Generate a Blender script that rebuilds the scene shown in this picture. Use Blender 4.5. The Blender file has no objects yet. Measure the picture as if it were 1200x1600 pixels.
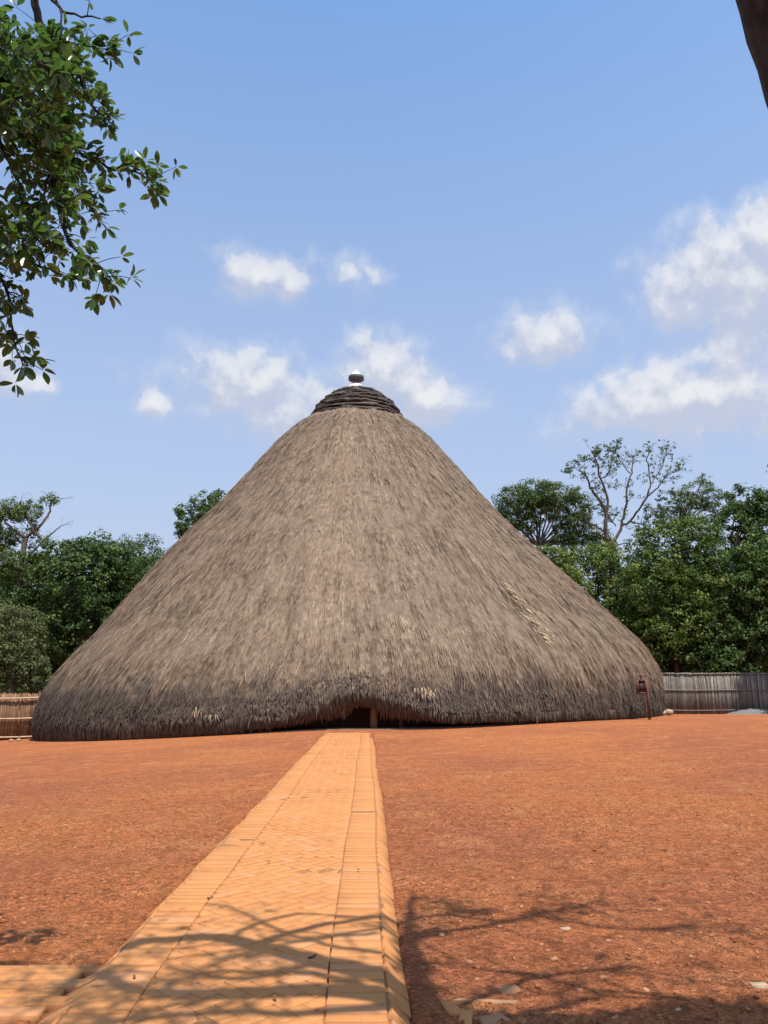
import bpy, math, random
import numpy as np
from mathutils import Vector, Matrix

random.seed(7)
rng = np.random.default_rng(11)
PI = math.pi
scene = bpy.context.scene
COL = scene.collection

# ------------------------------------------------------------------ camera
FPX = 1208.0                      # focal length in units of a 1200 x 1600 frame
PITCH = math.atan(276 / FPX)      # tilted up
EYE = 1.5
cam_d = bpy.data.cameras.new('camera')
cam = bpy.data.objects.new('camera', cam_d)
COL.objects.link(cam)
cam_d.sensor_fit = 'VERTICAL'
cam_d.sensor_height = 36.0
cam_d.lens = FPX / 1600 * 36.0
cam_d.clip_start = 0.05
cam_d.clip_end = 3000
cam.location = (0, 0, EYE)
cam.rotation_euler = (PI / 2 + PITCH, 0, 0)
scene.camera = cam
scene.render.resolution_x = 768
scene.render.resolution_y = 1024

# ------------------------------------------------------------------ sun, sky, exposure
SUN_EL, SUN_AZ = math.radians(68), math.radians(150)     # azimuth clockwise from +Y
SUN = Vector((math.sin(SUN_AZ) * math.cos(SUN_EL), math.cos(SUN_AZ) * math.cos(SUN_EL), math.sin(SUN_EL)))
sd = bpy.data.lights.new('sun', 'SUN')
sd.energy = 4.9
sd.angle = math.radians(0.53)
sd.color = (1.0, 0.955, 0.88)
sun = bpy.data.objects.new('sun', sd)
COL.objects.link(sun)
sun.location = (10, -20, 40)
sun.rotation_euler = (-SUN).to_track_quat('-Z', 'Y').to_euler()

scene.view_settings.view_transform = 'Standard'
scene.view_settings.look = 'None'
scene.view_settings.exposure = 0.55
scene.view_settings.gamma = 1.0
scene.view_settings.use_curve_mapping = False


class NT:
    """small helper for node trees"""
    def __init__(self, tree):
        self.t = tree
        self.n = tree.nodes
        self.l = tree.links

    def new(self, typ, **kw):
        nd = self.n.new(typ)
        for k, v in kw.items():
            setattr(nd, k, v)
        return nd

    def put(self, sock, val):
        if isinstance(val, bpy.types.NodeSocket):
            self.l.new(val, sock)
        elif val is not None:
            sock.default_value = val

    def math(self, op, a, b=None, c=None, clamp=False):
        nd = self.new('ShaderNodeMath', operation=op, use_clamp=clamp)
        self.put(nd.inputs[0], a)
        self.put(nd.inputs[1], b)
        self.put(nd.inputs[2], c)
        return nd.outputs[0]

    def vmath(self, op, a, b=None):
        nd = self.new('ShaderNodeVectorMath', operation=op)
        self.put(nd.inputs[0], a)
        self.put(nd.inputs[1], b)
        return nd.outputs[0]

    def mix(self, fac, a, b, blend='MIX'):
        nd = self.new('ShaderNodeMix', data_type='RGBA', blend_type=blend)
        self.put(nd.inputs[0], fac)
        self.put(nd.inputs[6], a if isinstance(a, bpy.types.NodeSocket) else (*a, 1))
        self.put(nd.inputs[7], b if isinstance(b, bpy.types.NodeSocket) else (*b, 1))
        return nd.outputs[2]

    def ramp(self, fac, lo, hi, a=0.0, b=1.0, smooth=True):
        nd = self.new('ShaderNodeMapRange', interpolation_type='SMOOTHSTEP' if smooth else 'LINEAR')
        self.put(nd.inputs[0], fac)
        self.put(nd.inputs[1], lo)
        self.put(nd.inputs[2], hi)
        self.put(nd.inputs[3], a)
        self.put(nd.inputs[4], b)
        return nd.outputs[0]

    def noise(self, vec, scale, detail=4.0, rough=0.55, dist=0.0):
        nd = self.new('ShaderNodeTexNoise')
        self.put(nd.inputs['Vector'], vec)
        nd.inputs['Scale'].default_value = scale
        nd.inputs['Detail'].default_value = detail
        nd.inputs['Roughness'].default_value = rough
        nd.inputs['Distortion'].default_value = dist
        return nd.outputs[0]

    def combine(self, x, y, z):
        nd = self.new('ShaderNodeCombineXYZ')
        self.put(nd.inputs[0], x)
        self.put(nd.inputs[1], y)
        self.put(nd.inputs[2], z)
        return nd.outputs[0]

    def bump(self, h, strength, dist=0.02):
        nd = self.new('ShaderNodeBump')
        nd.inputs['Strength'].default_value = strength
        nd.inputs['Distance'].default_value = dist
        self.put(nd.inputs['Height'], h)
        return nd.outputs[0]


# world: Nishita sky with cumulus clouds scattered by azimuth and elevation
world = bpy.data.worlds.new('World')
scene.world = world
world.use_nodes = True
W = NT(world.node_tree)
W.n.clear()
sky = W.new('ShaderNodeTexSky', sky_type='NISHITA')
sky.sun_disc = False
sky.sun_elevation = SUN_EL
sky.sun_rotation = SUN_AZ
sky.altitude = 1200
sky.air_density = 1.0
sky.dust_density = 2.6
sky.ozone_density = 1.0
tc = W.new('ShaderNodeTexCoord')
sep = W.new('ShaderNodeSeparateXYZ')
W.l.new(tc.outputs['Generated'], sep.inputs[0])
AZ = W.math('ARCTAN2', sep.outputs[0], sep.outputs[1])
EL = W.math('ARCSINE', sep.outputs[2])


def sky_dir(x, y):
    """azimuth, elevation (radians) of a spot in the frame of the photograph"""
    X, U = x - 600, 800 - y
    fy = FPX * math.cos(PITCH) - U * math.sin(PITCH)
    fz = FPX * math.sin(PITCH) + U * math.cos(PITCH)
    return math.atan2(X, fy), math.atan2(fz, math.hypot(X, fy))


# (azimuth, elevation, half width, half height, opacity)
CLOUDS = []
for x, y, rx, ry, op in [(405, 425, 72, 42, .82), (450, 445, 34, 40, .55), (555, 425, 40, 34, .45),
                         (380, 600, 140, 58, .8), (450, 640, 105, 64, .7), (600, 595, 95, 74, .9), (665, 628, 85, 54, .7),
                         (865, 525, 92, 46, .85), (1130, 430, 125, 92, 1.0), (1205, 370, 80, 74, 1.0), (1085, 478, 70, 40, .6),
                         (1110, 612, 170, 74, .95), (1000, 642, 125, 50, .85), (1140, 560, 75, 62, .85), (1215, 610, 75, 60, .85),
                         (66, 596, 34, 20, .5), (242, 628, 34, 30, .55)]:
    a, e = sky_dir(x, y)
    CLOUDS.append((a, e, 1.06 * rx / FPX, 1.08 * ry / FPX, op))
for k in range(16):                       # the same kind of sky goes on all round
    a = math.radians(34 + k * 19.5 + random.uniform(-5, 5))
    a = (a + PI) % (2 * PI) - PI
    e = math.radians(random.uniform(14, 36))
    s = random.uniform(.05, .11)
    CLOUDS.append((a, e, s, s * .55, random.uniform(.6, .95)))


def cloud_field(el_shift):
    el = W.math('ADD', EL, el_shift)
    f = None
    for a, e, ra, re, op in CLOUDS:
        dx = W.math('MULTIPLY', W.math('SUBTRACT', AZ, a), math.cos(e) / ra)
        dy = W.math('DIVIDE', W.math('SUBTRACT', el, e), re)
        d2 = W.math('MULTIPLY_ADD', dx, dx, W.math('MULTIPLY', dy, dy))
        v = W.math('MULTIPLY', W.math('SUBTRACT', 1.0, W.math('SQRT', d2)), .55 + .45 * op)
        f = v if f is None else W.math('SMOOTH_MAX', f, v, .18)
    f = W.math('MAXIMUM', f, -1.0)
    p = W.combine(AZ, el, 0.0)
    n1 = W.noise(p, 15.0, 8.0, .58, 0.0)
    n2 = W.noise(p, 44.0, 5.0, .6, 0.0)
    n = W.math('MULTIPLY_ADD', W.math('SUBTRACT', n1, .5), 1.9, W.math('MULTIPLY', W.math('SUBTRACT', n2, .5), .42))
    return W.math('ADD', f, n)


F0 = cloud_field(0.0)
F1 = cloud_field(0.022)
alpha = W.math('MAXIMUM', W.math('MULTIPLY', W.ramp(F0, .10, .42), W.ramp(F0, .2, .9, .55, .84)), W.math('MULTIPLY', W.ramp(F0, -.25, .6), .42))
lit = W.ramp(W.math('SUBTRACT', F0, F1), -.20, .50)
cl_col = W.mix(lit, (.64, .67, .79), (1.0, .99, .98))
skycol = W.mix(1.0, sky.outputs[0], (1.02, 1.26, 1.36), 'MULTIPLY')
skycol = W.mix(W.ramp(EL, .05, .85, .95, 0.0, False), skycol, (2.28, 2.42, 2.98))       # bright dry-season haze towards the horizon
bgS = W.new('ShaderNodeBackground')
W.l.new(skycol, bgS.inputs[0])
bgS.inputs[1].default_value = 0.15
bgC = W.new('ShaderNodeBackground')
W.l.new(cl_col, bgC.inputs[0])
bgC.inputs[1].default_value = 0.62
mixw = W.new('ShaderNodeMixShader')
W.l.new(alpha, mixw.inputs[0])
W.l.new(bgS.outputs[0], mixw.inputs[1])
W.l.new(bgC.outputs[0], mixw.inputs[2])
wo = W.new('ShaderNodeOutputWorld')
W.l.new(mixw.outputs[0], wo.inputs[0])
world.cycles.sampling_method = 'MANUAL'
world.cycles.sample_map_resolution = 1024


# ------------------------------------------------------------------ geometry helpers
def at(x, y, Y):
    """world point at depth Y metres ahead, seen at (x, y) of the photograph"""
    X, U = x - 600, 800 - y
    d = Vector((X, FPX * math.cos(PITCH) - U * math.sin(PITCH), FPX * math.sin(PITCH) + U * math.cos(PITCH)))
    return Vector((0, 0, EYE)) + d * (Y / d.y)


def on_z(x, y, z):
    X, U = x - 600, 800 - y
    d = Vector((X, FPX * math.cos(PITCH) - U * math.sin(PITCH), FPX * math.sin(PITCH) + U * math.cos(PITCH)))
    return Vector((0, 0, EYE)) + d * ((z - EYE) / d.z)


def pix(p):
    v = (p[0], p[1], p[2] - EYE)
    F_ = v[1] * math.cos(PITCH) + v[2] * math.sin(PITCH)
    U_ = -v[1] * math.sin(PITCH) + v[2] * math.cos(PITCH)
    return 600 + FPX * v[0] / F_, 800 - FPX * U_ / F_, F_


def smoothstep(a, b, x):
    t = np.clip((x - a) / (b - a), 0, 1)
    return t * t * (3 - 2 * t)


def vnoise(x, y, z=0.0, seed=0):
    x = np.asarray(x, float)
    y = np.asarray(y, float)
    z = np.asarray(z, float) + np.zeros_like(x)
    xi, yi, zi = np.floor(x).astype(np.int64), np.floor(y).astype(np.int64), np.floor(z).astype(np.int64)
    fx, fy, fz = x - xi, y - yi, z - zi
    fx, fy, fz = fx * fx * (3 - 2 * fx), fy * fy * (3 - 2 * fy), fz * fz * (3 - 2 * fz)

    def h(a, b, c):
        n = (a * 374761393 + b * 668265263 + c * 1274126177 + seed * 974711) & 0xFFFFFFFF
        n = ((n ^ (n >> 13)) * 1103515245) & 0xFFFFFFFF
        n = ((n ^ (n >> 16)) * 2246822519) & 0xFFFFFFFF
        return ((n ^ (n >> 15)) & 0xFFFF) / 65535.0
    r = 0
    for dz in (0, 1):
        wz = fz if dz else 1 - fz
        for dy in (0, 1):
            wy = fy if dy else 1 - fy
            r = r + wz * wy * (h(xi, yi + dy, zi + dz) * (1 - fx) + h(xi + 1, yi + dy, zi + dz) * fx)
    return r


def fbm(x, y, z=0.0, oct=4, seed=0):
    s, a, t = 0, 1.0, 0
    for k in range(oct):
        s = s + a * vnoise(np.asarray(x) * 2 ** k, np.asarray(y) * 2 ** k, np.asarray(z) * 2 ** k, seed + k)
        t += a
        a *= .5
    return s / t


class MB:
    """collects vertices and faces of one mesh"""
    def __init__(self):
        self.v, self.f, self.t = [], [], []      # lists of arrays; faces grouped by size
        self.nv = 0

    def add(self, V, F, tint=None):
        V = np.asarray(V, float).reshape(-1, 3)
        F = np.asarray(F, np.int64)
        self.v.append(V)
        self.f.append(F + self.nv)
        self.t.append(np.broadcast_to(np.asarray(0.5 if tint is None else tint, float), (len(V),)))
        self.nv += len(V)

    def mesh(self, name, smooth=False):
        m = bpy.data.meshes.new(name)
        V = np.concatenate(self.v)
        m.vertices.add(len(V))
        m.vertices.foreach_set('co', V.astype(np.float32).ravel())
        li = np.concatenate([f.ravel() for f in self.f]).astype(np.int32)
        sizes = np.concatenate([np.full(len(f), f.shape[1], np.int32) for f in self.f])
        st = np.concatenate([[0], np.cumsum(sizes)[:-1]]).astype(np.int32)
        m.loops.add(len(li))
        m.loops.foreach_set('vertex_index', li)
        m.polygons.add(len(sizes))
        m.polygons.foreach_set('loop_start', st)
        m.polygons.foreach_set('loop_total', sizes)
        if smooth:
            m.polygons.foreach_set('use_smooth', np.ones(len(sizes), bool))
        a = m.attributes.new('tint', 'FLOAT', 'POINT')
        a.data.foreach_set('value', np.concatenate(self.t).astype(np.float32))
        m.update(calc_edges=True)
        m.validate()
        return m

    def build(self, name, mat, parent=None, smooth=False):
        return obj(name, self.mesh(name, smooth), mat, parent)

    # shapes
    def box(self, c, s, rz=0.0, tint=None):
        x, y, z = s[0] / 2, s[1] / 2, s[2] / 2
        V = np.array([(i, j, k) for k in (-z, z) for j in (-y, y) for i in (-x, x)])
        co, si = math.cos(rz), math.sin(rz)
        V = V @ np.array([[co, si, 0], [-si, co, 0], [0, 0, 1]]) + np.array(c)
        self.add(V, [(0, 2, 3, 1), (4, 5, 7, 6), (0, 1, 5, 4), (2, 6, 7, 3), (0, 4, 6, 2), (1, 3, 7, 5)], tint)

    def tube(self, pts, rad, n=6, tint=None, cap=True):
        pts = np.array([tuple(p) for p in pts], float)
        rad = np.broadcast_to(np.asarray(rad, float), (len(pts),))
        T = np.gradient(pts, axis=0)
        T /= np.linalg.norm(T, axis=1)[:, None] + 1e-9
        up = np.array([0, 0, 1.0]) if abs(T[0][2]) < .9 else np.array([1.0, 0, 0])
        rings = []
        A = np.cross(T[0], up)
        for i in range(len(pts)):
            A = A - T[i] * A.dot(T[i])
            A /= np.linalg.norm(A) + 1e-9
            B = np.cross(T[i], A)
            an = np.arange(n) * 2 * PI / n
            rings.append(pts[i] + rad[i] * (np.cos(an)[:, None] * A + np.sin(an)[:, None] * B))
        V = np.concatenate(rings)
        i, j = np.meshgrid(np.arange(len(pts) - 1), np.arange(n), indexing='ij')
        i, j = i.ravel(), j.ravel()
        F = np.stack([i * n + j, i * n + (j + 1) % n, (i + 1) * n + (j + 1) % n, (i + 1) * n + j], 1)
        self.add(V, F, tint)
        if cap:
            b = self.nv - len(V)
            self.f.append(np.array([[b + k for k in range(n)][::-1], [self.nv - n + k for k in range(n)]]))

    def lathe(self, c, prof, n=24, tint=None):
        an = np.arange(n) * 2 * PI / n
        V = np.concatenate([np.stack([c[0] + r * np.cos(an), c[1] + r * np.sin(an), np.full(n, c[2] + z)], 1) for r, z in prof])
        i, j = np.meshgrid(np.arange(len(prof) - 1), np.arange(n), indexing='ij')
        i, j = i.ravel(), j.ravel()
        F = np.stack([i * n + j, i * n + (j + 1) % n, (i + 1) * n + (j + 1) % n, (i + 1) * n + j], 1)
        self.add(V, F, tint)


def obj(name, mesh, mat=None, parent=None):
    o = bpy.data.objects.new(name, mesh)
    COL.objects.link(o)
    if mat and mesh and not mesh.materials:
        mesh.materials.append(mat)
    if parent:
        o.parent = parent
    return o


def empty(name, loc):
    o = bpy.data.objects.new(name, None)
    COL.objects.link(o)
    o.location = loc
    o.empty_display_size = .3
    bpy.context.view_layer.update()
    return o


def keep(o, parent):
    """parent o to an empty without moving it"""
    o.parent = parent
    o.matrix_parent_inverse = Matrix.Translation(-parent.location)
    return o


def tag(o, label=None, cat=None, group=None, kind=None):
    if label:
        o['label'] = label
    if cat:
        o['category'] = cat
    if group:
        o['group'] = group
    if kind:
        o['kind'] = kind
    return o


# ------------------------------------------------------------------ materials
def material(name):
    m = bpy.data.materials.new(name)
    m.use_nodes = True
    t = NT(m.node_tree)
    b = t.n['Principled BSDF']
    return m, t, b


def simple(name, col, rough=.8, var=.25, scale=6.0, bump=0.0, bdist=.01, stretch=(1, 1, 1), spec=.3):
    m, t, b = material(name)
    co = t.new('ShaderNodeTexCoord')
    v = t.vmath('MULTIPLY', co.outputs['Object'], stretch)
    n = t.noise(v, scale, 5, .6)
    c = t.mix(t.ramp(n, .3, .7), [x * (1 - var) for x in col], [min(1, x * (1 + var)) for x in col])
    t.l.new(c, b.inputs['Base Color'])
    b.inputs['Roughness'].default_value = rough
    b.inputs['Specular IOR Level'].default_value = spec
    if bump:
        t.l.new(t.bump(n, bump, bdist), b.inputs['Normal'])
    return m


def soil_mat():
    m, t, b = material('red_soil')
    g = t.new('ShaderNodeNewGeometry')
    P = g.outputs['Position']
    big = t.noise(P, .16, 4, .6)
    mid = t.noise(P, 1.3, 5, .6)
    fine = t.noise(P, 22., 6, .68)
    grit = t.noise(P, 95., 3, .6)
    c = t.mix(t.ramp(big, .36, .64), (0.478, 0.159, 0.054), (0.363, 0.116, 0.052))
    c = t.mix(t.math('MULTIPLY', t.ramp(mid, .45, .75), .75), c, (0.559, 0.228, 0.088))
    c = t.mix(t.math('MULTIPLY', t.ramp(fine, .53, .72), .65), c, (0.240, 0.063, 0.021))
    c = t.mix(t.math('MULTIPLY', t.ramp(grit, .56, .72), .6), c, (0.525, 0.247, 0.118))
    for sc_, am in ((34., .32), (11., .18), (80., .28)):
        vv = t.new('ShaderNodeTexVoronoi')
        t.l.new(P, vv.inputs['Vector'])
        vv.inputs['Scale'].default_value = sc_
        r_ = t.new('ShaderNodeSeparateColor')
        t.l.new(vv.outputs['Color'], r_.inputs[0])
        g_ = t.ramp(r_.outputs[0], 0, 1, 1 - am, 1 + am * .8, False)
        c = t.mix(1.0, c, t.combine(g_, g_, g_), 'MULTIPLY')
    t.l.new(c, b.inputs['Base Color'])
    b.inputs['Roughness'].default_value = .95
    b.inputs['Specular IOR Level'].default_value = .12
    v = t.new('ShaderNodeTexVoronoi')
    t.l.new(P, v.inputs['Vector'])
    v.inputs['Scale'].default_value = 26.
    h = t.math('MULTIPLY_ADD', fine, 1.6, t.math('MULTIPLY', grit, .35))
    h = t.math('MULTIPLY_ADD', t.ramp(v.outputs['Distance'], 0.0, .35, 1.0, 0.0), t.ramp(mid, .4, .7, .1, .8), h)
    t.l.new(t.bump(h, 1.0, .06), b.inputs['Normal'])
    return m


def brick_mat(name, a, b_, c_, dirt):
    m, t, b = material(name)
    g = t.new('ShaderNodeNewGeometry')
    oi = t.new('ShaderNodeObjectInfo')
    r = t.math('FRACT', t.math('ADD', g.outputs['Random Per Island'], oi.outputs['Random']))
    P = g.outputs['Position']
    n1 = t.noise(P, 9., 5, .65)
    n2 = t.noise(P, 70., 4, .6)
    n3 = t.noise(P, 1.1, 3, .6)
    c = t.mix(r, a, b_)
    c = t.mix(t.ramp(t.math('FRACT', t.math('MULTIPLY', r, 7.31)), .8, .95), c, c_)
    c = t.mix(t.math('MULTIPLY', t.ramp(n1, .52, .75), .45), c, dirt)
    c = t.mix(t.math('MULTIPLY', t.ramp(n3, .5, .72), .35), c, dirt)
    c = t.mix(t.math('MULTIPLY', t.ramp(n2, .58, .70), .45), c, [x * .6 for x in dirt])
    n4 = t.noise(t.vmath('MULTIPLY', P, (5., 34., 5.)), 1.0, 5, .7)
    c = t.mix(t.math('MULTIPLY', t.ramp(n4, .62, .74), .6), c, [x * .55 for x in dirt])
    t.l.new(c, b.inputs['Base Color'])
    b.inputs['Roughness'].default_value = .85
    b.inputs['Specular IOR Level'].default_value = .2
    t.l.new(t.bump(t.math('MULTIPLY_ADD', n2, .4, n1), .35, .006), b.inputs['Normal'])
    return m


def straw_mat(name, dark, mid, light, stain=True, patch=.25):
    m, t, b = material(name)
    g = t.new('ShaderNodeNewGeometry')
    P = g.outputs['Position']
    at_ = t.new('ShaderNodeAttribute', attribute_name='tint')
    ti = at_.outputs['Fac']
    n1 = t.noise(P, .55, 5, .6)
    n2 = t.noise(P, 4.5, 4, .65)
    v = t.math('ADD', ti, t.math('MULTIPLY', t.math('SUBTRACT', n2, .5), .9))
    c = t.mix(t.ramp(v, .1, .55), dark, mid)
    c = t.mix(t.ramp(v, .5, 1.0), c, light)
    c = t.mix(t.math('MULTIPLY', t.ramp(n1, .42, .68), patch), c, (.165, .102, .065))
    if stain:       # damp, mouldy weathering with ragged edges above the eave
        sp = t.new('ShaderNodeSeparateXYZ')
        t.l.new(P, sp.inputs[0])
        lo = t.ramp(sp.outputs[2], .7, 3.0, 1.0, 0.0)
        nn = t.noise(P, .9, 6, .72, .5)
        s = t.math('MULTIPLY', t.ramp(t.math('ADD', t.math('MULTIPLY', lo, .42), nn), .64, .90), .75)
        c = t.mix(s, c, (.058, .045, .037))
    t.l.new(c, b.inputs['Base Color'])
    b.inputs['Roughness'].default_value = .75
    b.inputs['Specular IOR Level'].default_value = .25
    return m


def leaf_mat(name, dark, mid, light, trans=.3, rough=.55, spec=.18):
    m, t, b = material(name)
    at_ = t.new('ShaderNodeAttribute', attribute_name='tint')
    oi = t.new('ShaderNodeObjectInfo')
    v = t.math('FRACT', t.math('ADD', at_.outputs['Fac'], t.math('MULTIPLY', oi.outputs['Random'], .999)))
    c = t.mix(t.ramp(v, .0, .55), dark, mid)
    c = t.mix(t.ramp(v, .6, 1.0), c, light)
    t.l.new(c, b.inputs['Base Color'])
    b.inputs['Roughness'].default_value = rough
    b.inputs['Specular IOR Level'].default_value = spec
    tr = t.new('ShaderNodeBsdfTranslucent')
    t.l.new(t.mix(.5, c, (.11, .22, .03)), tr.inputs[0])
    mx = t.new('ShaderNodeMixShader')
    mx.inputs[0].default_value = trans
    t.l.new(b.outputs[0], mx.inputs[1])
    t.l.new(tr.outputs[0], mx.inputs[2])
    t.l.new(mx.outputs[0], t.n['Material Output'].inputs[0])
    return m


M = {}
M['soil'] = soil_mat()
M['brick'] = brick_mat('clay_brick', (0.429, 0.185, 0.064), (0.390, 0.161, 0.054), (0.421, 0.192, 0.081), (0.312, 0.117, 0.038))
M['bed'] = simple('sand_joint', (0.228, 0.100, 0.038), .95, .3, 30.)
M['straw'] = straw_mat('old_straw', (.068, .044, .028), (.205, .142, .091), (.300, .222, .150))
M['straw_shaded'] = straw_mat('shaded_eave_straw', (0.053, 0.030, 0.019), (0.135, 0.079, 0.046), (0.232, 0.154, 0.096), stain=False, patch=.3)  # eave shade and warm ground bounce put into the straw's colour
M['straw_core'] = straw_mat('packed_straw', (0.046, 0.031, 0.021), (0.124, 0.086, 0.057), (0.198, 0.143, 0.096))
M['straw_fresh'] = straw_mat('fresh_straw', (0.225, 0.150, 0.090), (0.375, 0.270, 0.165), (0.525, 0.405, 0.262), stain=False, patch=0)
M['cap'] = straw_mat('cap_thatch', (0.018, 0.014, 0.013), (0.060, 0.050, 0.043), (0.136, 0.116, 0.096), stain=False, patch=.1)
M['rope'] = simple('rope', (.30, .24, .17), .9, .3, 20)
M['white'] = simple('finial_paint', (0.624, 0.608, 0.560), .6, .1, 5)
M['slate'] = simple('finial_dark', (.065, .085, .085), .6, .2, 5)
M['wood'] = simple('post_wood', (.22, .12, .065), .85, .35, 12, .5, .01, (1, 1, .2))
M['reedwall'] = simple('inner_reeds', (.10, .055, .032), .9, .4, 20, .5, .02, (1, 1, .05))
M['plinth'] = simple('plinth_earth', (.16, .085, .055), .95, .25, 8, .4)
M['reed_grey'] = straw_mat('grey_reeds', (0.071, 0.060, 0.050), (0.158, 0.137, 0.112), (0.277, 0.244, 0.203), stain=False, patch=.15)
M['reed_brown'] = straw_mat('brown_reeds', (0.084, 0.041, 0.020), (0.182, 0.098, 0.050), (0.315, 0.196, 0.105), stain=False, patch=.15)
M['rail'] = simple('peeled_pole', (0.413, 0.300, 0.203), .8, .25, 9, .2)
M['rail_grey'] = simple('grey_pole', (.17, .148, .122), .8, .25, 9, .2)
M['rust'] = simple('rust_red_metal', (.105, .040, .028), .7, .35, 25, .2, .003)
M['maroon'] = simple('dark_maroon_sheet', (.045, .018, .018), .6, .2, 15)
M['bamboo'] = simple('pale_pole', (0.375, 0.300, 0.217), .75, .25, 8, .3)
M['gravel'] = simple('grey_gravel', (.15, .14, .13), .95, .5, 30, 1.0, .05)
M['bark'] = simple('dark_bark', (.030, .027, .025), .9, .6, 14, 1.0, .04, (1, 1, .45))
M['bark_pale'] = simple('pale_bark', (.20, .17, .14), .9, .4, 9, .6, .02)
M['bark_mid'] = simple('brown_bark', (.085, .065, .05), .9, .4, 9, .6, .02)
M['pebble'] = brick_mat('laterite_pebbles', (0.207, 0.066, 0.026), (0.345, 0.131, 0.055), (0.359, 0.166, 0.076), (0.166, 0.052, 0.021))
M['chip'] = brick_mat('brick_chip', (0.345, 0.186, 0.097), (0.290, 0.145, 0.069), (0.380, 0.262, 0.166), (0.235, 0.090, 0.041))
M['stone'] = simple('pale_stone', (0.322, 0.231, 0.147), .9, .15, 20, .3)
M['dry_leaf'] = simple('dry_leaf', (.14, .06, .025), .8, .4, 30)
M['leaf_near'] = leaf_mat('glossy_leaf', (.028, .070, .018), (.056, .122, .026), (.125, .195, .045), .34, .26, .65)
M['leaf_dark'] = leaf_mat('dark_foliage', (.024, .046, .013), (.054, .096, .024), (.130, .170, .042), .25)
M['leaf_olive'] = leaf_mat('olive_foliage', (.055, .070, .028), (.10, .115, .045), (.16, .175, .07), .25)
M['leaf_fresh'] = leaf_mat('fresh_foliage', (.032, .058, .013), (.085, .128, .024), (.21, .24, .05), .28)
M['leaf_soft'] = leaf_mat('soft_foliage', (.038, .064, .019), (.080, .120, .034), (.145, .185, .058), .25)

# ------------------------------------------------------------------ ground
PATH_A = math.radians(-1.22)                      # the path runs a little left of straight ahead
PD = Vector((math.sin(PATH_A), math.cos(PATH_A), 0))
PR = Vector((math.cos(PATH_A), -math.sin(PATH_A), 0))
PO = Vector((0.105, 0.0, 0))
PATH_END = 27.9


def to_path(x, y):
    dx, dy = x - PO.x, y - PO.y
    return dx * PR.x + dy * PR.y, dx * PD.x + dy * PD.y


def wob(v):
    return .011 * np.sin(v * .63 + .4) + .004 * np.sin(v * 2.1)


def ground_z(x, y, detail=True):
    x = np.asarray(x, float)
    y = np.asarray(y, float)
    t = -(x + 1.6)
    left = -.069 * np.where(t > 0, t * t / (t + 2.0), 0)
    left = np.maximum(left, -1.6)
    right = .20 * smoothstep(.5, 9, x)
    near = -.095 * (1 - smoothstep(20, 27.5, y))
    z = left * smoothstep(-2, 14, y) + right * smoothstep(4, 20, y) + near
    z = z - .16 * smoothstep(40, 48, y) * smoothstep(8, 15, x)
    z = z + (fbm(x * .35, y * .35, 0, 3, 5) - .5) * .07 * smoothstep(3, 9, np.hypot(x, y - 0)) * (1 - smoothstep(20, 28, y))
    if detail:
        k = 1 - smoothstep(9, 18, y)
        z = z + (fbm(x * 3.1, y * 3.1, 0, 3, 9) - .5) * .035 * k
        cl = fbm(x * 13, y * 13, 0, 3, 21)
        z = z + np.maximum(cl - .52, 0) * .075 * k * smoothstep(.35, .6, fbm(x * .9, y * .9, 0, 2, 33))
    u, v = to_path(x, y)
    u = u - wob(v)
    inp = (u > -1.66) & (u < .11) & (v < PATH_END + .4)
    return np.where(inp, np.minimum(z, -.14 + .04 * smoothstep(22, 27, y)), z)


def axis_lines(fine0, fine1, step, lo, hi, grow):
    a = list(np.arange(fine0, fine1, step))
    s, x = step, fine1
    while x < hi:
        a.append(x)
        s = min(s * grow, 40)
        x += s
    a.append(hi)
    s, x = step, fine0
    b = []
    while True:
        s = min(s * grow, 40)
        x -= s
        if x < lo:
            break
        b.append(x)
    b.append(lo)
    return np.array(b[::-1] + a)


gx = axis_lines(-4.6, 4.8, .030, -600, 600, 1.07)
gy = axis_lines(3.6, 13.0, .030, -300, 900, 1.05)
GX, GY = np.meshgrid(gx, gy, indexing='xy')
GZ = ground_z(GX, GY)
mb = MB()
nx, ny = len(gx), len(gy)
ii, jj = np.meshgrid(np.arange(ny - 1), np.arange(nx - 1), indexing='ij')
ii, jj = ii.ravel(), jj.ravel()
mb.add(np.stack([GX.ravel(), GY.ravel(), GZ.ravel()], 1), np.stack([ii * nx + jj, ii * nx + jj + 1, (ii + 1) * nx + jj + 1, (ii + 1) * nx + jj], 1))
ground = tag(mb.build('ground', M['soil'], smooth=True), 'red laterite soil courtyard with clods and grit', kind='structure')

# loose grit and clods
PEB = []
ico_v, ico_f = None, None


def icosa():
    t = (1 + 5 ** .5) / 2
    v = np.array([(-1, t, 0), (1, t, 0), (-1, -t, 0), (1, -t, 0), (0, -1, t), (0, 1, t), (0, -1, -t), (0, 1, -t), (t, 0, -1), (t, 0, 1), (-t, 0, -1), (-t, 0, 1)], float)
    v /= np.linalg.norm(v[0])
    f = np.array([(0, 11, 5), (0, 5, 1), (0, 1, 7), (0, 7, 10), (0, 10, 11), (1, 5, 9), (5, 11, 4), (11, 10, 2), (10, 7, 6), (7, 1, 8), (3, 9, 4), (3, 4, 2), (3, 2, 6), (3, 6, 8), (3, 8, 9), (4, 9, 5), (2, 4, 11), (6, 2, 10), (8, 6, 7), (9, 8, 1)])
    return v, f


ico_v, ico_f = icosa()


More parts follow.
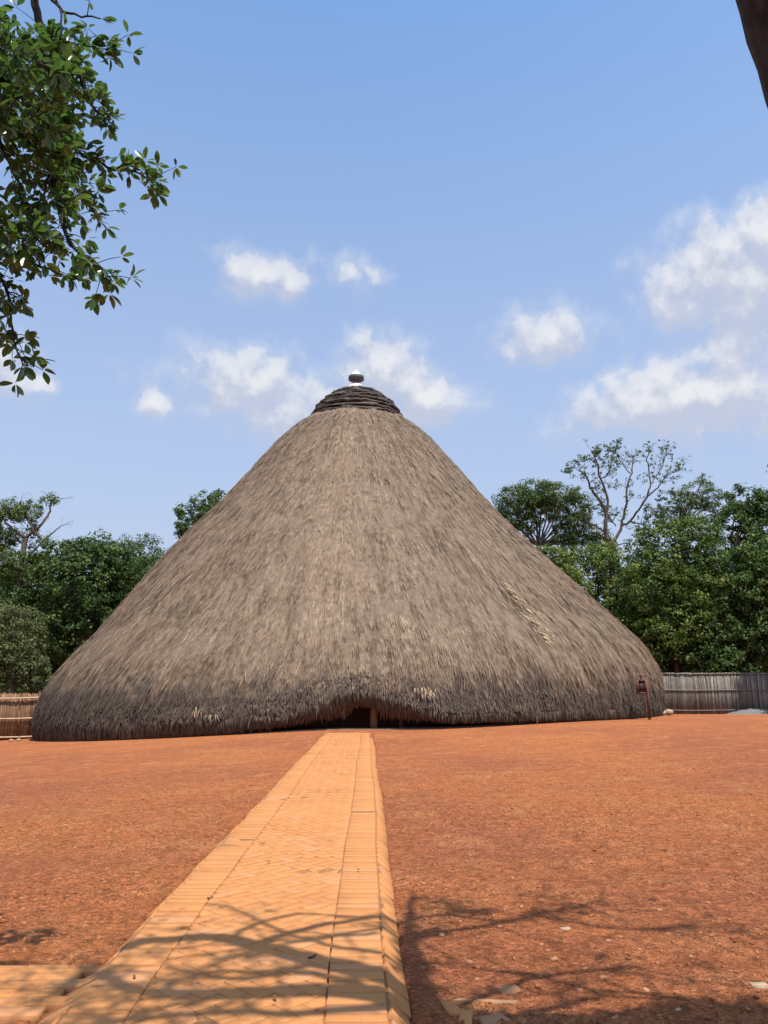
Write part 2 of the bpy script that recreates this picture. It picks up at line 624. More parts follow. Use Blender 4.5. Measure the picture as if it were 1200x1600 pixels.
def scatter_pebbles(mb, xs, ys, rs, flat=.6):
    n = len(xs)
    zs = ground_z(xs, ys)
    V = np.repeat(ico_v[None], n, 0) * (1 + rng.uniform(-.38, .38, (n, 12, 1)))
    V *= np.stack([rng.uniform(.7, 1.4, n), rng.uniform(.6, 1.2, n), flat * rng.uniform(.6, 1.2, n)], 1)[:, None]
    an = rng.uniform(0, 2 * PI, n)
    c, s = np.cos(an)[:, None], np.sin(an)[:, None]
    X = V[..., 0] * c - V[..., 1] * s
    Y = V[..., 0] * s + V[..., 1] * c
    V = np.stack([X, Y, V[..., 2]], 2) * rs[:, None, None]
    V += np.stack([xs, ys, zs + rs * .16], 1)[:, None]
    F = (ico_f[None] + (np.arange(n) * 12)[:, None, None]).reshape(-1, 3)
    mb.add(V.reshape(-1, 3), F)


mb = MB()
N = 15000
yy = 3.7 + 14 * rng.random(N) ** 1.9
xx = (rng.random(N) * 2 - 1) * (.55 * yy + .4)
u_, v_ = to_path(xx, yy)
ok = ((u_ < -1.80) | (u_ > .20)) & ~((u_ < -1.6) & (yy > 4.18) & (yy < 5.02))
ok &= rng.random(N) < .25 + .75 * smoothstep(.38, .62, fbm(xx * .8, yy * .8, 0, 3, 51))
xx, yy = xx[ok], yy[ok]
rr = .004 + .012 * rng.random(len(xx)) ** 3 + .0006 * yy
scatter_pebbles(mb, xx, yy, rr)
tag(mb.build('loose_grit', M['pebble']), 'small red pebbles and clods strewn over the soil', 'gravel', kind='stuff')

# ------------------------------------------------------------------ brick path
path = MB()
prof_u = [-1.665, -1.535, .0, .115]
PZ_BED = -.012
vs = np.arange(.6, PATH_END + .01, .3)
V = []
for v in vs:
    k = float(smoothstep(25.2, 26.4, v))
    drop = -.15 * (1 - k) - .05 * k
    w = float(wob(v))
    for u, z in zip([-1.70 + .15 * k, -1.545, .012, .155 - .14 * k], [drop, PZ_BED, PZ_BED, drop]):
        p = PO + PR * (u + w) + PD * float(v)
        V.append((p.x, p.y, z))
n = len(vs)
F = [(i * 4 + j, i * 4 + j + 1, (i + 1) * 4 + j + 1, (i + 1) * 4 + j) for i in range(n - 1) for j in range(3)]
path.add(V, F)
path.add([V[-4], V[-3], V[-2], V[-1]], [(0, 1, 2, 3)])
path_o = tag(path.build('path', M['bed']), 'raised clay brick path leading to the hut', kind='structure')


def clip_poly(poly, a, b):
    """keep the part of a polygon with a <= u <= b"""
    for sgn, lim in ((1, a), (-1, -b)):
        out = []
        for i in range(len(poly)):
            p, q = poly[i], poly[(i + 1) % len(poly)]
            dp, dq = sgn * p[0] - lim, sgn * q[0] - lim
            if dp >= 0:
                out.append(p)
            if (dp >= 0) != (dq >= 0):
                t = dp / (dp - dq)
                out.append((p[0] + (q[0] - p[0]) * t, p[1] + (q[1] - p[1]) * t))
        poly = out
        if len(poly) < 3:
            return []
    return poly


def slab(poly, h=.03, cham=.0018):
    """prism with a chamfered top; poly counter-clockwise; top at z = 0"""
    P = np.array(poly)
    c = P.mean(0)
    d = P - c
    L = np.linalg.norm(d, axis=1)[:, None] + 1e-9
    inner = P - d / L * cham * 1.4
    n = len(P)
    V = np.concatenate([np.c_[P, np.full(n, -h)], np.c_[P, np.full(n, -cham)], np.c_[inner, np.zeros(n)]])
    q = [(i, (i + 1) % n, n + (i + 1) % n, n + i) for i in range(n)] + [(n + i, n + (i + 1) % n, 2 * n + (i + 1) % n, 2 * n + i) for i in range(n)]
    return V, np.array(q), np.array([[2 * n + i for i in range(n)]])


BRICKS = []      # (v, V local about centre, quads, top, frame matrix)


def rect(lx, ly, gap):
    x, y = lx / 2 - gap, ly / 2 - gap
    return [(-x, -y), (x, -y), (x, y), (-x, y)]


def add_brick(poly, u, v, roll=0.0, z=0.0, jit=1.0):
    """poly about (u, v) in path coordinates; roll tilts about the path's direction"""
    BRICKS.append((poly, u, v, roll, z, jit))


W_, L_ = .10, .20
R2 = math.sqrt(.5)
for i in range(-30, 400):
    for j in range(-420, 30):
        d = (i - j) % 4
        if d == 0:
            cx, cy, rx, ry = (i + 1) * W_, (j + .5) * W_, L_ / 2, W_ / 2
        elif d == 3:
            cx, cy, rx, ry = (i + .5) * W_, (j + 1) * W_, W_ / 2, L_ / 2
        else:
            continue
        u0 = (cx + cy) * R2
        v0 = (cx - cy) * R2
        if not (-1.236 - .11 < u0 < -.304 + .11 and .9 < v0 < PATH_END - .1):
            continue
        g = .0009
        cor = [(cx - rx + g, cy - ry + g), (cx + rx - g, cy - ry + g), (cx + rx - g, cy + ry - g), (cx - rx + g, cy + ry - g)]
        pl = [((x + y) * R2, (x - y) * R2) for x, y in cor][::-1]
        pl = clip_poly(pl, -1.232, -.308)
        if len(pl) < 3:
            continue
        pa = np.array(pl)
        area = .5 * abs(np.dot(pa[:, 0], np.roll(pa[:, 1], -1)) - np.dot(pa[:, 1], np.roll(pa[:, 0], -1)))
        if area < .0012:
            continue
        c = pa.mean(0)
        add_brick([tuple(q - c) for q in pa], c[0], c[1])
v = .9
while v < PATH_END - .15:
    s_ = random.choice((.10, .10, .12, .15, .20))
    add_brick(rect(.294, s_, .0012), -.152, v + s_ / 2)
    v += s_
v = .9
while v < PATH_END - .15:
    s_ = random.choice((.10, .10, .12, .15, .20))
    add_brick(rect(.294, s_, .0012), -1.386, v + s_ / 2)
    v += s_
v = .9
while v < 25.6:
    s = random.choice((.19, .2, .21))
    add_brick(rect(.145, s, .005), .066, v + s / 2, roll=math.radians(40 + random.uniform(-3, 3)), z=-.046, jit=3.6)
    v += s
v = .9
while v < 25.6:
    s = random.choice((.19, .2, .21))
    if not 4.35 < v < 4.9:
        add_brick(rect(.145, s, .005), -1.602, v + s / 2, roll=math.radians(-40 + random.uniform(-3, 3)), z=-.048, jit=3.6)
    v += s

BRICKS.sort(key=lambda b: (b[2] < 3.75, b[2]))      # nearest in view first
rest = MB()
shared = {}
pathM = [PR, PD]
for k, (poly, u, v, roll, z, jit) in enumerate(BRICKS):
    w = float(wob(v))
    pos = PO + PR * (u + w) + PD * v
    wave = .010 * math.sin(v * 1.7 + u * 2.2) * .6 + .006 * math.sin(v * 4.1 - u)
    pos.z = z + wave + random.uniform(-.0016, .0016) * jit
    rot = Matrix.Rotation(-PATH_A * 0, 4, 'Z')
    R = Matrix((PR, PD, Vector((0, 0, 1)))).transposed().to_4x4()
    R = R @ Matrix.Rotation(roll, 4, 'Y') @ Matrix.Rotation(random.gauss(0, .008) * jit, 4, 'X') @ Matrix.Rotation(random.gauss(0, .008) * jit, 4, 'Y') @ Matrix.Rotation(random.gauss(0, .010) * jit, 4, 'Z')
    if k < 300:
        key = tuple(round(c, 4) for p in poly for c in p)
        if key not in shared:
            V, q, t = slab(poly)
            m_ = MB()
            m_.add(V, q)
            m_.f.append(t)
            shared[key] = m_.mesh('brick')
        o = obj('brick', shared[key], M['brick'], path_o)
        o.matrix_world = Matrix.Translation(pos) @ R
    else:
        V, q, t = slab(poly)
        Rn = np.array(R.to_3x3())
        b0 = rest.nv
        rest.add(V @ Rn.T + np.array(pos), q)
        rest.f.append(t + b0)
tag(rest.build('brickwork', M['brick'], path_o), kind='stuff')

# side path that meets it on the left
sp = MB()
e1, e2 = on_z(-10, 1500, -.09), on_z(120, 1500, -.09)
SPY0, SPY1 = 4.24, 4.96
sp.box((-3.7, (SPY0 + SPY1) / 2, -.145), (4.06, SPY1 - SPY0 + .02, .11))
side_o = tag(sp.build('side_path', M['bed']), 'low brick side path joining the main path', kind='structure')
m_ = MB()
V, q, t = slab(rect(.24, .12, .002), .03, .003)
m_.add(V, q)
m_.f.append(t)
sbm = m_.mesh('brick')
for r in range(6):
    x = -1.70 + (.12 if r % 2 else .0)
    while x > -3.4:
        o = obj('brick', sbm, M['brick'], side_o)
        o.matrix_world = Matrix.Translation((x - .12, SPY0 + .06 + r * .12, -.060 + random.uniform(-.003, .003) + (x + 1.7) * .010)) @ Matrix.Rotation(random.gauss(0, .012), 4, 'Z') @ Matrix.Rotation(random.gauss(0, .01), 4, 'X')
        x -= .24
m_ = MB()
V, q, t = slab(rect(.20, .115, .002), .03, .003)
m_.add(V, q)
m_.f.append(t)
rbm = m_.mesh('brick')
for r in range(5):                                      # ramped bricks up to the main path
    o = obj('brick', rbm, M['brick'], side_o)
    vv = 4.30 + r * .118
    p = PO + PR * (-1.62 + float(wob(vv))) + PD * vv
    o.matrix_world = Matrix.Translation((p.x, p.y, -.048)) @ Matrix.Rotation(math.radians(-27), 4, 'Y') @ Matrix.Rotation(random.gauss(0.05, .03), 4, 'Z')

# ------------------------------------------------------------------ the thatched hut
AX, AY, RB = -1.74, 46.6, 17.1
PROF = [(18.9, 1.9), (18.4, 2.40), (18.0, 2.98), (17.5, 3.66), (17.0, 4.24), (16.5, 4.74), (16, 5.18), (15, 5.98), (14, 6.76), (13, 7.54), (12, 8.36), (11, 9.25), (10, 10.17), (9, 11.10), (8, 11.98),
        (7, 12.86), (6, 13.72), (5, 14.55), (4.5, 14.98), (4, 15.44), (3.5, 15.88), (3, 16.27), (2.5, 16.58), (2, 16.84), (1.5, 16.99), (1.0, 17.06), (.5, 17.1), (0, 17.1), (-.5, 17.1), (-2, 17.1)]
pz = np.array([p[0] for p in PROF])
pr = np.array([p[1] for p in PROF])


def hut_r(z):
    return np.interp(-np.asarray(z), -pz, pr)


def hut_dz(th):
    return .82 * np.sin(th)


def hut_xy(th, r):
    return AX + r * np.sin(th), AY - r * np.cos(th)


def hut_base(th):
    x, y = hut_xy(th, RB)
    return ground_z(x, y, False)


DEG = PI / 180


def lip_h(th):           # height of the eave's outer edge above the ground
    d = th / DEG
    b = np.interp(d, [-120, -70, -45, -25, -12, 20, 40, 60, 120], [.6, .74, .72, .60, .54, .48, .44, .40, .4])
    return b + .86 * np.exp(-((d - 3.4) / 7.0) ** 2) + .10 * (fbm(d * .35, 0 * d, 0, 3, 71) - .5)


def skirt_h(th):         # height of the lower, set-back layer's bottom edge
    d = th / DEG
    b = np.interp(d, [-120, -40, -25, -12, -5, 12, 30, 50, 62, 120], [.0, .0, .05, .22, .52, .56, .36, .20, .10, .05])
    return b + .52 * np.exp(-(np.abs(d - 3.3) / 1.9) ** 4) + .10 * (fbm(d * 1.2, 0 * d, 0, 3, 77) - .5) * (d > -35)


def setback(th):
    d = th / DEG
    return np.interp(d, [-120, -40, -15, -5, 12, 25, 50, 120], [.16, .18, .30, .5, .5, .34, .22, .2])


def hut_point(th, t):
    """t = 0 at the cap, 1 at the eave's outer edge; returns x, y, z, r before relief"""
    zl = hut_base(th) + lip_h(th)
    z0 = 17.68
    zn = z0 + (zl - z0) * t                         # real height
    k = smoothstep(10.5, 3.2, zn)
    r = hut_r(zn - hut_dz(th) * k)
    x, y = hut_xy(th, r)
    return x, y, zn, r


def relief(th, t):
    """uneven laid thatch: bulges stretched down the slope and faint courses"""
    s = th * 17
    a = (fbm(s * .55, t * 10, 0, 3, 41) - .5) * .16
    b = (fbm(s * 2.6, t * 20, 0, 3, 43) - .5) * .14
    c = (fbm(s * 5.2, t * 11, 0, 2, 47) - .5) * .11
    return a + b + c


hut = empty('thatched_hut', (AX, AY, 0))
tag(hut, 'huge round conical grass-thatched royal house with a dark ringed cap', 'hut')

NS_ = 170
ths = np.concatenate([np.linspace(-PI, -1.75, 40, endpoint=False), np.linspace(-1.75, 1.75, 900, endpoint=False), np.linspace(1.75, PI, 40, endpoint=False)])
NT_ = len(ths)
ts = np.linspace(0, 1, NS_)
TH, T = np.meshgrid(ths, ts, indexing='ij')
x, y, z, r = hut_point(TH, T)
dr = relief(TH, T)
dr = np.where(np.abs(TH) > 2.9, 0, dr)
x2, y2 = hut_xy(TH, r + dr * .8)
z2 = z + dr * .6
mb = MB()
i, j = np.meshgrid(np.arange(NT_), np.arange(NS_ - 1), indexing='ij')
i, j = i.ravel(), j.ravel()
i1 = (i + 1) % NT_
tint = .30 + .5 * fbm(TH * 60, T * 30, 0, 3, 5)
mb.add(np.stack([x2, y2, z2], 2).reshape(-1, 3), np.stack([i * NS_ + j, i * NS_ + j + 1, i1 * NS_ + j + 1, i1 * NS_ + j], 1), tint.ravel())
keep(mb.build('thatch', M['straw_core'], smooth=True), hut)


def blades(base, down, nrm, side, length, width, lift, tint, bend=0.0, mb=None, tiproll=None):
    """thin two-segment strips lying down the slope, their tips proud of the surface"""
    n = len(base)
    L = length[:, None]
    w = width[:, None]
    if tiproll is None:
        tiproll = rng.normal(0, .22, n)
    cs, sn = np.cos(tiproll)[:, None], np.sin(tiproll)[:, None]
    sd_ = side * cs + nrm * sn
    p0 = base - nrm * .02
    p1 = base + down * L * .5 + nrm * (lift * .55)[:, None]
    p2 = base + down * L + nrm * (lift * (1 - bend))[:, None]
    V = np.stack([p0 - sd_ * w * .5, p0 + sd_ * w * .5, p1 - sd_ * w * .5, p1 + sd_ * w * .5, p2 - sd_ * w * .16, p2 + sd_ * w * .16], 1)
    F = np.array([(0, 1, 3, 2), (2, 3, 5, 4)])
    F = (F[None] + (np.arange(n) * 6)[:, None, None]).reshape(-1, 4)
    mb.add(V.reshape(-1, 3), F, np.repeat(tint, 6))


def surface_frame(th, t):
    x, y, z, r = hut_point(th, t)
    d = relief(th, t)
    xa, ya, za, ra = hut_point(th, np.minimum(t + .004, 1.02))
    n_out = np.stack([np.sin(th), -np.cos(th), 0 * th], 1)
    dn = np.stack([xa - x, ya - y, za - z], 1)
    dn /= np.linalg.norm(dn, axis=1)[:, None] + 1e-9
    sd_ = np.stack([np.cos(th), np.sin(th), 0 * th], 1)
    nr = np.cross(dn, sd_)
    nr *= np.sign((nr * (n_out + np.array([0, 0, .7]))).sum(1))[:, None]
    P = np.stack([x, y, z + d * .6], 1) + n_out * (d * .8)[:, None]
    return P, dn, nr, sd_, r


# tufts of straw, five blades each, over the side that can be seen
mb = MB()
NTUFT = 62000
t = rng.random(NTUFT * 3)
t = t[rng.random(len(t)) < .19 + .81 * t][:NTUFT]
NTUFT = len(t)
t = np.clip(t * .985, .012, .985)
th = rng.uniform(-2.0, 2.0, NTUFT)
P, dn, nr, sdv, r = surface_frame(th, t)
tuft_t = np.clip(rng.normal(.50, .10, NTUFT), .05, 1)
tuft_t = np.clip(tuft_t + (fbm(th * 17 * 1.9, t * 13, 0, 3, 61) - .5) * .28 + (fbm(th * 17 * 5.2, t * 11, 0, 2, 47) - .5) * .62, .03, 1)
low = smoothstep(.80, .97, t)
tuft_lift = np.abs(rng.normal(.020, .010, NTUFT)) * (1 + 2.2 * low)
tuft_len = rng.uniform(.36, .72, NTUFT) * (1 - .35 * low)
lean = rng.normal(0, .03, NTUFT) * (1 + 1.5 * low)
for k in range(4):
    off = rng.normal(0, .05, NTUFT)
    sl = lean + rng.normal(0, .035, NTUFT)
    d2 = dn + sdv * sl[:, None]
    blades(P + sdv * off[:, None] + dn * rng.normal(0, .05, NTUFT)[:, None], d2, nr, sdv, tuft_len * rng.uniform(.75, 1.15, NTUFT),
           rng.uniform(.010, .022, NTUFT), tuft_lift * rng.uniform(.4, 1.3, NTUFT), np.clip(tuft_t + rng.normal(0, .09, NTUFT), 0, 1), .1, mb)
# a few loose ends standing off
n = 1400
t = np.sqrt(rng.random(n)) * .97
th = rng.uniform(-2, 2, n)
P, dn, nr, sdv, r = surface_frame(th, np.clip(t, .03, .98))
blades(P, dn + sdv * rng.normal(0, .3, n)[:, None], nr, sdv, rng.uniform(.3, .7, n), rng.uniform(.02, .035, n), np.abs(rng.normal(.10, .05, n)), np.clip(rng.normal(.6, .3, n), 0, 1), .1, mb)
keep(tag(mb.build('straw', M['straw'], ), kind='stuff'), hut)

# eave: ragged fringe hanging over the lip
mb = MB()
n = 6000
th = rng.uniform(-2.0, 2.0, n)
tt = rng.uniform(.945, 1.0, n)
P, dn, nr, sdv, r = surface_frame(th, tt)
clump = fbm(th * 60, 0 * th, 0, 3, 91)
L = (rng.uniform(.10, .24, n) + .25 * rng.random(n) ** 8) * (.35 + 1.15 * clump)
blades(P, dn + sdv * rng.normal(0, .08, n)[:, None], nr, sdv, L, rng.uniform(.03, .065, n), .02 + .10 * clump + np.abs(rng.normal(0, .03, n)), np.clip(.10 + .4 * clump + rng.normal(0, .14, n), 0, 1), .35, mb)
keep(tag(mb.build('eave_fringe', M['straw'], ), kind='stuff'), hut)

# underside of the eave and the set-back lower layer
NT2 = 1040
ths = np.linspace(-PI, PI, NT2, endpoint=False)
zb = hut_base(ths)
zl = zb + lip_h(ths)
zs_ = zb + skirt_h(ths)
xl, yl, zz, rl = hut_point(ths, 1.0 + 0 * ths)
sb = setback(ths)
rings = []
stren = (fbm(ths * 120, 0 * ths, 0, 2, 63) - .5) * .10
for r_, z_ in ((rl - .02, zl), (rl - sb * .12 + stren * .3, zl - .10), (rl - sb * .40 + stren * .6, np.maximum(zl - .22, zs_ + .1)), (rl - sb * .75 + stren, (zl + zs_) / 2 - .08), (rl - sb + stren, zs_ + 0 * zl), (rl - sb - .25, zs_ + .02), (rl - sb - 1.5, np.maximum(zs_ + .5, zb + 1.25))):
    xx_, yy_ = hut_xy(ths, r_)
    rings.append(np.stack([xx_, yy_, z_ + 0 * ths], 1))
V = np.concatenate(rings)
nr_ = len(rings)
i, j = np.meshgrid(np.arange(nr_ - 1), np.arange(NT2), indexing='ij')
i, j = i.ravel(), j.ravel()
mb = MB()
mb.add(V, np.stack([i * NT2 + j, i * NT2 + (j + 1) % NT2, (i + 1) * NT2 + (j + 1) % NT2, (i + 1) * NT2 + j], 1), np.tile(.25 + .4 * fbm(ths * 90, 0 * ths, 0, 3, 3), nr_))
keep(mb.build('eave_skirt', M['straw_shaded'], smooth=False), hut)
for mat_, n, q0, q1 in ((M['straw'], 7000, -.12, .42), (M['straw_shaded'], 13000, .25, .9)):
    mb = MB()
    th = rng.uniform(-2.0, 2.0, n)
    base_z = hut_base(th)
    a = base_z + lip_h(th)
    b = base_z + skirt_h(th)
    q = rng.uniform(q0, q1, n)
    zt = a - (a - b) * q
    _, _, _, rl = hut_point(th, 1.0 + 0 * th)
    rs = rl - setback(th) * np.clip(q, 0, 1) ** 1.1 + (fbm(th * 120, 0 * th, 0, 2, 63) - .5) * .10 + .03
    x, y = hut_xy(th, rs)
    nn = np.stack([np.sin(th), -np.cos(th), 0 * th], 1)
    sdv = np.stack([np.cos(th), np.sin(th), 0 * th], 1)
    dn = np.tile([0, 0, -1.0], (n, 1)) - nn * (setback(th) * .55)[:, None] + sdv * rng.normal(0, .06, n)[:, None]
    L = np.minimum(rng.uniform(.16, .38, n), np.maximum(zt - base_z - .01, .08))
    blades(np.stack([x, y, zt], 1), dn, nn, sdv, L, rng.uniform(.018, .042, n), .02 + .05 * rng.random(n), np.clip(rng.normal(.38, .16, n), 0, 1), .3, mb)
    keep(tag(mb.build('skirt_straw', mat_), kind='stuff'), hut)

# paler repair strip on the right slope, and loose pale tufts at the eave
def theta_t_at(px, py):
    best = None
    for th_ in np.linspace(-1.3, 1.3, 261):
        t_ = np.linspace(.02, 1, 240)
        x, y, z, r = hut_point(th_ + 0 * t_, t_)
        F_ = y * math.cos(PITCH) + (z - EYE) * math.sin(PITCH)
        U_ = -y * math.sin(PITCH) + (z - EYE) * math.cos(PITCH)
        e = (600 + FPX * x / F_ - px) ** 2 + (800 - FPX * U_ / F_ - py) ** 2
        k = int(np.argmin(e))
        if best is None or e[k] < best[0]:
            best = (e[k], th_, t_[k])
    return best[1], best[2]


pts = [theta_t_at(*p) for p in ((783, 908), (800, 926), (822, 952), (840, 975), (858, 1000))]
mb = MB()
n = 240
s = rng.random(n) * (len(pts) - 1)
k = np.minimum(s.astype(int), len(pts) - 2)
fr = s - k
pa = np.array(pts)
th = pa[k, 0] * (1 - fr) + pa[k + 1, 0] * fr + rng.normal(0, .011, n) * (1.1 - np.abs(s / (len(pts) - 1) - .5))
t = pa[k, 1] * (1 - fr) + pa[k + 1, 1] * fr
P, dn, nr, sdv, r = surface_frame(th, t)
blades(P + nr * .05, dn + sdv * (.05 + rng.normal(0, .16, n))[:, None], nr, sdv, rng.uniform(.2, .45, n), rng.uniform(.02, .04, n), np.abs(rng.normal(.07, .03, n)), np.clip(rng.normal(.5, .3, n), 0, 1), .1, mb)
o = keep(tag(mb.build('straw_patch', M['straw_fresh']), kind='stuff'), hut)
tag(o, 'strip of fresh pale straw on the weathered slope')
for px, py, nn_, sz in ((672, 1092, 16, .30), (312, 1122, 6, .30), (334, 1128, 5, .26), (655, 1088, 6, .22)):
    th0, t0 = theta_t_at(px, min(py, 1096))
    zt = at(px, py - 12, AY - 17 * math.cos(th0)).z
    mb = MB()
    th = th0 + rng.normal(0, .0085, nn_)
    _, _, _, rl = hut_point(th, 1.0 + 0 * th)
    x, y = hut_xy(th, rl + .10)
    nv = np.stack([np.sin(th), -np.cos(th), 0 * th], 1)
    sdv = np.stack([np.cos(th), np.sin(th), 0 * th], 1)
    blades(np.stack([x, y, zt + rng.normal(0, .06, nn_)], 1), np.tile([0, 0, -1.], (nn_, 1)) + sdv * rng.normal(.05, .3, nn_)[:, None], nv, sdv, rng.uniform(.5, 1.1, nn_) * sz, rng.uniform(.025, .045, nn_), rng.uniform(0, .08, nn_), np.clip(rng.normal(.5, .3, nn_), 0, 1), .3, mb)
    keep(tag(mb.build('straw_tuft', M['straw_fresh']), kind='stuff'), hut)

# the cap: stacked dark thatch rings, rope ties, finial
rings_ = [(R__, 17.50 + .285 * k, .29) for k, R__ in enumerate((3.20, 3.10, 2.97, 2.82, 2.64, 2.42, 2.13, 1.76, 1.30))]
for k, (R_, z0, h_) in enumerate(rings_):
    n = 220
    an = np.linspace(0, 2 * PI, n, endpoint=False)
    cxs, cys = np.cos(an), np.sin(an)
    prof = [(.70, .14), (.25, .115), (.07, .09), (.0, .03), (.0, -.05), (.10, -.10), (.6, .0)]
    V = []
    for q, (din, dz) in enumerate(prof):
        j1 = (fbm(cxs * 5 + k * 7, cys * 5, q * .6, 3, 13) - .5) * .20
        j2 = (fbm(cxs * 16 + k * 3, cys * 16, q * .9, 2, 17) - .5) * .10
        sag = (fbm(cxs * 2.0 + k * 5, cys * 2.0, 0, 2, 19) - .5) * .16
        rr = R_ - din + j1 * .6 + j2
        V.append(np.stack([AX + rr * cxs, AY + rr * cys, z0 + .12 + dz * h_ / .33 + j1 + j2 * .5 + sag], 1))
    nq = len(prof)
    i, j = np.meshgrid(np.arange(nq - 1), np.arange(n), indexing='ij')
    i, j = i.ravel(), j.ravel()
    mb = MB()
    mb.add(np.concatenate(V), np.stack([i * n + j, (i + 1) * n + j, (i + 1) * n + (j + 1) % n, i * n + (j + 1) % n], 1), np.tile(.2 + .6 * fbm(cxs * 14 + k, cys * 14, 0, 3, 23), nq))
    # short straw ends at the ring's cut edge
    m2 = 700
    a2 = rng.uniform(PI * .9, 2.1 * PI, m2)
    m2 = len(a2)
    nv = np.stack([np.cos(a2), np.sin(a2), 0 * a2], 1)
    sdv = np.stack([-np.sin(a2), np.cos(a2), 0 * a2], 1)
    B_ = np.array([AX, AY, z0 + .19]) + nv * (R_ - .10)
    blades(B_, nv * .55 + np.array([0, 0, -.8]) + sdv * rng.normal(0, .2, m2)[:, None], nv, sdv, rng.uniform(.08, .2, m2), rng.uniform(.02, .04, m2), rng.uniform(0, .05, m2), np.clip(rng.normal(.5, .25, m2), 0, 1), .1, mb)
    keep(mb.build('cap_ring', M['cap']), hut)
mb = MB()
mb.lathe((AX, AY, 0), [(2.85, 17.4), (2.5, 18.4), (1.7, 19.4), (1.0, 19.92), (.5, 20.12), (.02, 20.18)], 48)
cap_o = keep(mb.build('cap', M['cap']), hut)
for dx, z0, z1, rr in ((-.95, 17.75, 18.35, 2.75), (.12, 18.7, 19.2, 1.9), (-.6, 18.0, 18.3, 2.75), (.55, 17.8, 18.3, 2.75)):
    mb = MB()
    mb.tube([(AX + dx, AY - math.sqrt(rr * rr - dx * dx) - .12, z0), (AX + dx + .02, AY - math.sqrt(rr * rr - dx * dx) + .12, (z0 + z1) / 2), (AX + dx + .05, AY - math.sqrt(rr * rr - dx * dx) + .34, z1)], .03, 5)
    keep(mb.build('rope_tie', M['rope']), hut)
FX = AX - .05
fin = MB()
fin.lathe((FX, AY, 20.2), [(.66, -.06), (.56, .12), (.38, .27), (.26, .36), (.20, .42)], 32)
fin_o = keep(fin.build('finial', M['white'], smooth=True), hut)
fin = MB()
fin.lathe((FX, AY, 20.58), [(.205, .0), (.18, .08), (.19, .18), (.24, .28)], 32)
keep(fin.build('finial_neck', M['slate'], smooth=True), hut)
fin = MB()
fin.lathe((FX, AY, 20.84), [(.02, .0), (.47, .0), (.50, .02), (.50, .24), (.48, .26), (.02, .265)], 32)
keep(fin.build('finial_disc', M['slate']), hut)
fin = MB()
fin.lathe((FX, AY, 21.10), [(.42, .0), (.33, .10), (.12, .34), (.05, .42), (.005, .47)], 32)
keep(fin.build('finial_cone', M['white'], smooth=False), hut)

for o in list(hut.children):          # rings and ties belong to the cap, the upper pieces to the finial
    k_ = o.name.split('.')[0]
    if k_ in ('cap_ring', 'rope_tie'):
        o.parent = cap_o
        o.matrix_parent_inverse = Matrix()
    elif k_ in ('finial_neck', 'finial_disc', 'finial_cone'):
        o.parent = fin_o
        o.matrix_parent_inverse = Matrix()

# inside the doorway: plinth, posts, inner wall
mb = MB()
an = np.linspace(-1.5, 1.5, 120)
V = []
for r_, dz in ((16.75, -.3), (16.73, .035), (16.3, .04), (14.0, .04)):
    x, y = hut_xy(an, r_)
    V.append(np.stack([x, y, np.maximum(hut_base(an), -1.2) + dz], 1))
i, j = np.meshgrid(np.arange(3), np.arange(119), indexing='ij')
i, j = i.ravel(), j.ravel()
mb.add(np.concatenate(V), np.stack([i * 120 + j, i * 120 + j + 1, (i + 1) * 120 + j + 1, (i + 1) * 120 + j], 1))
keep(mb.build('plinth', M['plinth']), hut)
mb = MB()
nw = 360
an = np.linspace(-PI, PI, nw, endpoint=False)
V = []
for z_, r_ in ((-1.6, 14.3), (1.0, 14.3), (3.2, 14.3)):
    x, y = hut_xy(an, r_ + .06 * (np.arange(nw) % 2))
    V.append(np.stack([x, y, z_ + 0 * an], 1))
i, j = np.meshgrid(np.arange(2), np.arange(nw), indexing='ij')
i, j = i.ravel(), j.ravel()
mb.add(np.concatenate(V), np.stack([i * nw + j, i * nw + (j + 1) % nw, (i + 1) * nw + (j + 1) % nw, (i + 1) * nw + j], 1))
keep(mb.build('reed_wall', M['reedwall']), hut)
for px, rr in ((587, .15), (640, .10)):
    thp = math.atan2((px - 600) / 41.5 - AX, 17.0)
    x, y = hut_xy(thp, 16.05 if px < 600 else 15.3)
    mb = MB()
    z0 = float(hut_base(np.array(thp)))
    mb.tube([(x, y, z0), (x + .01, y, z0 + .7), (x - .01, y, z0 + 1.45)], [rr, rr * .93, rr * .9], 12)
    keep(mb.build('door_post', M['wood'], smooth=True), hut)

# ------------------------------------------------------------------ fences
def reeds(mb, x0, x1, y0, h, ragged, w, base):
    n = int((x1 - x0) / (w * .62))
    for k in range(n):
        x = x0 + (x1 - x0) * (k + random.uniform(-.3, .3)) / n
        zb_ = float(base(x)) - .12
        hh = h + random.uniform(-ragged, ragged) + .12
        lean_ = random.gauss(0, .02)
        mb.tube([(x, y0 + random.uniform(-.03, .03), zb_), (x + lean_ * .5, y0, zb_ + hh * .5), (x + lean_, y0 + random.uniform(-.02, .02), zb_ + hh)], w * random.uniform(.4, .62), 5, np.clip(random.gauss(.45, .22), 0, 1))


fr_ = empty('reed_fence', (23, 46.3, 0))
tag(fr_, 'tall grey weathered reed fence beside the dark trees', 'fence')
mb = MB()
reeds(mb, 13.5, 33, 46.3, 2.38, .025, .075, lambda x: .02)
keep(tag(mb.build('reed_panel', M['reed_grey']), kind='stuff'), fr_)
for z_, off in ((1.42, -.07), (2.36, -.06), (.28, -.07)):
    mb = MB()
    xs = np.linspace(13.5, 33, 24)
    mb.tube([(x, 46.3 + off, z_ + .015 * math.sin(x * 1.3)) for x in xs], .028, 6)
    keep(mb.build('rail', M['rail_grey']), fr_)

